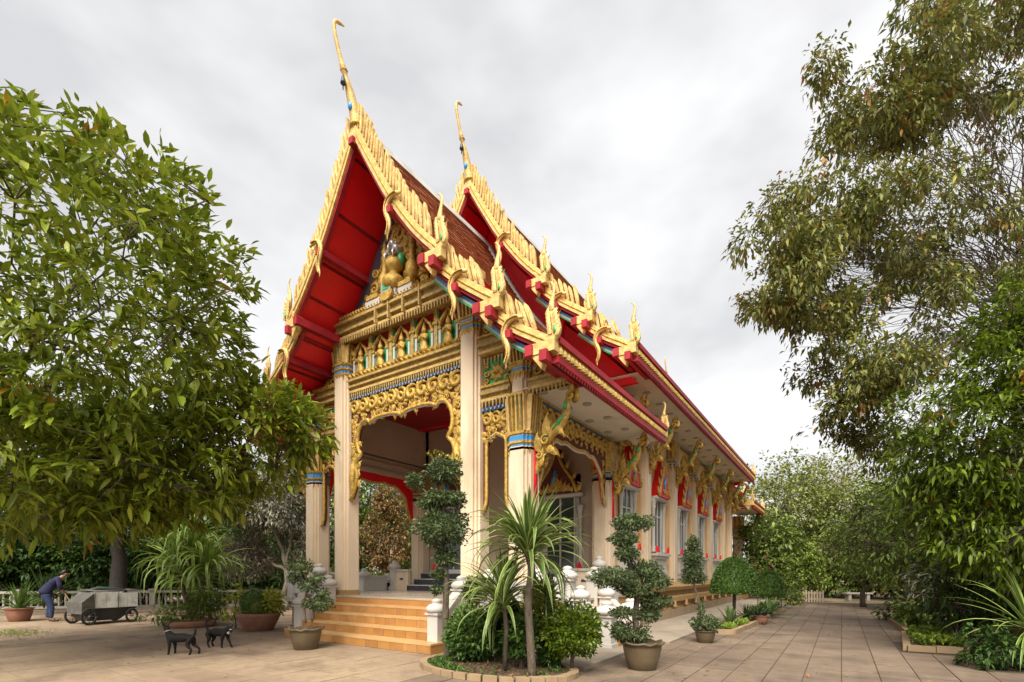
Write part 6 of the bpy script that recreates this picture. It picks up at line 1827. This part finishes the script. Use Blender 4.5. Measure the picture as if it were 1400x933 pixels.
def dog(name, label, loc, rotz, s=1.0, pose=None, head=None, tail=None, white=False, collar=False):
    t = thing(name, label, 'dog', loc, rotz); t.scale = (s, s, s)
    P = []; R = []; E = []
    def add(p, r, link_to=None):
        P.append(p); R.append(r)
        if link_to is not None: E.append((link_to, len(P) - 1))
        return len(P) - 1
    root = add((0, 0, .37), (.082, .09))
    c1 = add((.14, 0, .355), (.092, .112), root); c2 = add((.25, 0, .38), (.08, .10), c1)
    nk = add((.31, 0, .46), (.055, .06), c2)
    hx, hy, hz = head
    n2 = add((.31 + (hx-.31)*.6, hy*.5, .46 + (hz-.46)*.7), .046, nk)
    hd = add((hx, hy, hz), (.052, .052), n2)
    fx, fy, fz = pose['face']
    m1 = add((hx + fx*.08, hy + fy*.08, hz + fz*.08 - .010), (.034, .032), hd)
    m2 = add((hx + fx*.19, hy + fy*.19, hz + fz*.19 - .022), (.022, .021), m1)
    b1 = add((-.14, 0, .375), (.068, .074), root); b2 = add((-.24, 0, .39), (.07, .08), b1)
    tb = add((-.30, 0, .42), .028, b2)
    prev = tb
    for q in tail:
        prev = add(q, q[3] if len(q) > 3 else .018, prev) if len(q) == 3 else add(q[:3], q[3], prev)
    for sy, (fdx, hdx) in ((1, pose['l']), (-1, pose['r'])):
        sh = add((.23, sy*.065, .31), (.04, .05), c2); el = add((.215 + fdx*.2, sy*.075, .21), .028, sh)
        wr = add((.23 + fdx*.7, sy*.075, .10), .019, el); pw = add((.235 + fdx, sy*.075, .022), .02, wr); add((.27 + fdx, sy*.075, .016), .017, pw)
        hp = add((-.24, sy*.065, .32), (.05, .065), b2); kn = add((-.19 + hdx*.3, sy*.08, .215), .038, hp)
        hk = add((-.285 + hdx*.8, sy*.08, .125), .019, kn); hw = add((-.262 + hdx, sy*.08, .022), .019, hk); add((-.225 + hdx, sy*.08, .016), .016, hw)
    R = [tuple(q * 1.22 for q in r) if isinstance(r, tuple) else r * 1.25 for r in R]
    skin_mesh('body', P, E, R, 'fur', t, 2)
    # ears
    fv = Vector((fx, fy, 0)).normalized(); sv = Vector((-fv.y, fv.x, 0))
    for sgn in (-1, 1):
        b = Vector((hx, hy, hz)) - fv*.02 + sv*sgn*.035 + Vector((0, 0, .035))
        tip = b + sv*sgn*.022 + Vector((0, 0, .075)) - fv*.005
        MB().mat('fur').add([b - fv*.025, b + fv*.022, b + sv*sgn*.022, tip, b - sv*sgn*.01], [(0, 1, 3), (1, 2, 3), (2, 0, 3), (1, 4, 3), (4, 0, 3), (0, 2, 1)]).build('ear', t)
    if white:
        c = Vector((hx + fx*.10, hy + fy*.10, hz + fz*.10 - .004))
        MB().mat('fur_white', True).lathe([(.002, -.035), (.026, -.024), (.034, 0), (.028, .02), (.002, .03)], tuple(c), 9).build('muzzle_patch', t)
        MB().mat('fur_white', True).lathe([(.002, -.05), (.03, -.03), (.04, 0), (.03, .04), (.002, .055)], (.315, 0, .37), 9).build('chest_patch', t)
    if collar:
        a = Vector((.31, 0, .46)); b = Vector((hx, hy, hz)); m = a.lerp(b, .32); ax = (b - a).normalized(); o1 = ax.orthogonal().normalized(); o2 = ax.cross(o1)
        MB().mat('collar', True).tube([tuple(m + (o1*math.cos(q) + o2*math.sin(q))*.062) for q in np.linspace(0, 2*PI, 15)], .011, 5).build('collar', t)
    return t
dog('dog', 'black dog with a pale collar, standing with its tail raised and looking away', (-10.14, 4.16, 0), math.radians(208), .84,
    dict(face=(.55, -.75, .1), l=(0.0, -.01), r=(-.03, -.10)), (.37, -.01, .60), [(-.335, 0, .50, .020), (-.33, 0, .60, .017), (-.29, 0, .68, .010)], collar=True)
dog('dog', 'black dog with white on its muzzle, walking low beside the other dog', (-10.48, 4.96, 0), math.radians(18), .84,
    dict(face=(.75, -.55, -.25), l=(.10, .03), r=(-.04, .08)), (.40, -.03, .47), [(-.34, 0, .50, .02), (-.345, 0, .60, .016), (-.32, 0, .67, .010)], white=True)

# the person sweeping
t = thing('person', 'person in a navy shirt and blue jeans bending forward to sweep with a long broom', 'person', (-20.43, 4.74, 0), math.radians(33.8 + 40))
hip = .90
P = [(-.10, 0, .92), (-.02, 0, 1.10), (.14, 0, 1.30), (.22, 0, 1.37), (.285, 0, 1.405), (.335, 0, 1.455), (.365, 0, 1.525)]
E = [(0, 1), (1, 2), (2, 3), (3, 4), (4, 5), (5, 6)]
R = [.08, .07, .11, .085, .055, .085, .062]
def chain(pts, rad, at):
    prev = at
    for p, r in zip(pts, rad):
        P.append(p); R.append(r); E.append((prev, len(P) - 1)); prev = len(P) - 1
    return prev
hl = chain([(.17, .19, 1.33), (.10, .25, 1.12), (.20, .14, 1.03), (.225, .12, 1.02)], [.055, .043, .034, .03], 2)
hr = chain([(.17, -.19, 1.33), (.22, -.25, 1.10), (.29, -.10, .92), (.305, -.075, .905)], [.055, .043, .034, .03], 2)
chain([(-.09, .09, .84), (-.02, .11, .48), (-.08, .11, .09), (.02, .115, .045), (.09, .12, .035)], [.095, .06, .042, .04, .03], 0)
chain([(-.09, -.09, .84), (.03, -.11, .48), (.01, -.11, .09), (.10, -.115, .045), (.17, -.12, .035)], [.095, .06, .042, .04, .03], 0)
skin_mesh('body', P, E, R, 'skin', t, 2)
# fingers closed round the pole, nose, ears
for (hx, hy, hz) in ((.235, .11, 1.015), (.315, -.065, .90)):
    for k in range(4):
        b = Vector((hx - .01 + k*.011, hy, hz + .02 - k*.019))
        MB().mat('skin', True).tube([tuple(b), tuple(b + Vector((.03, -.01 if hy > 0 else .01, .005))), tuple(b + Vector((.045, -.035 if hy > 0 else .035, 0))), tuple(b + Vector((.028, -.045 if hy > 0 else .045, -.004)))], [.010, .0095, .009, .007], 6).build('finger', t)
    MB().mat('skin', True).tube([(hx - .01, hy, hz + .03), (hx + .012, hy - .02 * (1 if hy > 0 else -1), hz + .05), (hx + .035, hy - .03 * (1 if hy > 0 else -1), hz + .045)], [.012, .011, .008], 6).build('thumb', t)
MB().mat('skin', True).lathe([(.002, -.02), (.014, -.008), (.010, .012), (.002, .022)], (.432, 0, 1.47), 7).build('nose', t)
for s in (-1, 1): MB().mat('skin', True).lathe([(.004, -.028), (.016, 0), (.004, .03)], (.34, s*.082, 1.475), 7).build('ear', t)
# clothes
CP = [(-.15, 0, .82), (-.12, 0, .92), (-.02, 0, 1.10), (.14, 0, 1.30), (.215, 0, 1.365), (.17, .19, 1.33), (.11, .245, 1.13), (.165, .175, 1.055), (.17, -.19, 1.33), (.22, -.25, 1.10), (.26, -.16, .99)]
skin_mesh('shirt', CP, [(0, 1), (1, 2), (2, 3), (3, 4), (3, 5), (5, 6), (6, 7), (3, 8), (8, 9), (9, 10)], [.17, .185, .18, .185, .105, .082, .064, .055, .078, .064, .055], 'denim', t, 2)
TP = [(-.10, 0, .90), (-.09, .09, .80), (-.02, .11, .48), (-.08, .11, .10), (-.09, -.09, .80), (.03, -.11, .48), (.01, -.11, .10)]
skin_mesh('trousers', TP, [(0, 1), (1, 2), (2, 3), (0, 4), (4, 5), (5, 6)], [.13, .11, .08, .062, .11, .08, .062], 'jeans', t, 2)
for (x, y) in ((.0, .115), (.08, -.117)):
    MB().mat('shoe', True).lathe([(.01, 0), (.055, .005), (.058, .035), (.045, .07), (.02, .085), (.005, .09)], (x, y, 0), 10, 1).tube([(x, y, .035), (x + .11, y, .03)], [.05, .042], 8, .7).build('shoe', t)
skin_mesh('hair', [(.275, 0, 1.425), (.285, 0, 1.50), (.33, 0, 1.565), (.395, 0, 1.565)], [(0, 1), (1, 2), (2, 3)], [.06, .085, .085, .05], 'hair', t, 2)
br = thing('broom', 'long handled broom held by the sweeping person', 'broom', (-19.77, 5.06, 0), math.radians(73.8))
person_ = t
base = np.array(t.location) - np.array(br.location)
c_, s_ = math.cos(math.radians(73.8)), math.sin(math.radians(73.8))
bx_ = base[0]*c_ + base[1]*s_; by_ = -base[0]*s_ + base[1]*c_
MB().mat('wood', True).tube([(bx_ + .20, by_ + .16, 1.08), (bx_ + .245, by_ + .085, 1.01), (bx_ + .33, by_ - .10, .86), (bx_ + .62, by_ - .15, .30)], .014, 6).build('handle', br)
mb = MB().mat('wood')
for k in range(26):
    dx, dy = rng.normal()*.07, rng.normal()*.07
    mb.tube([(bx_ + .615, by_ - .15, .31), (bx_ + .70 + dx*.5, by_ - .16 + dy*.5, .15), (bx_ + .78 + dx, by_ - .17 + dy, .01)], [.006, .005, .003], 3)
mb.build('bristles', br, kind='stuff')
# heap of swept leaves
P_ = np.array([(bx_ + .75 + rng.normal()*.22, by_ - .15 + rng.normal()*.15, abs(rng.normal())*.02 + .01) for k in range(160)])
o = link('leaf_pile', leaves_mesh('leaf_pile', P_, rand_unit(160), np.tile([0, 0, 1.], (160, 1)) + rand_unit(160)*.5, np.full(160, .08), np.full(160, .035), 'leaf_russet', 0, 1), None, br.location, (0, 0, math.radians(73.8)), kind='stuff')
o['label'] = 'little heap of swept leaves at the broom'
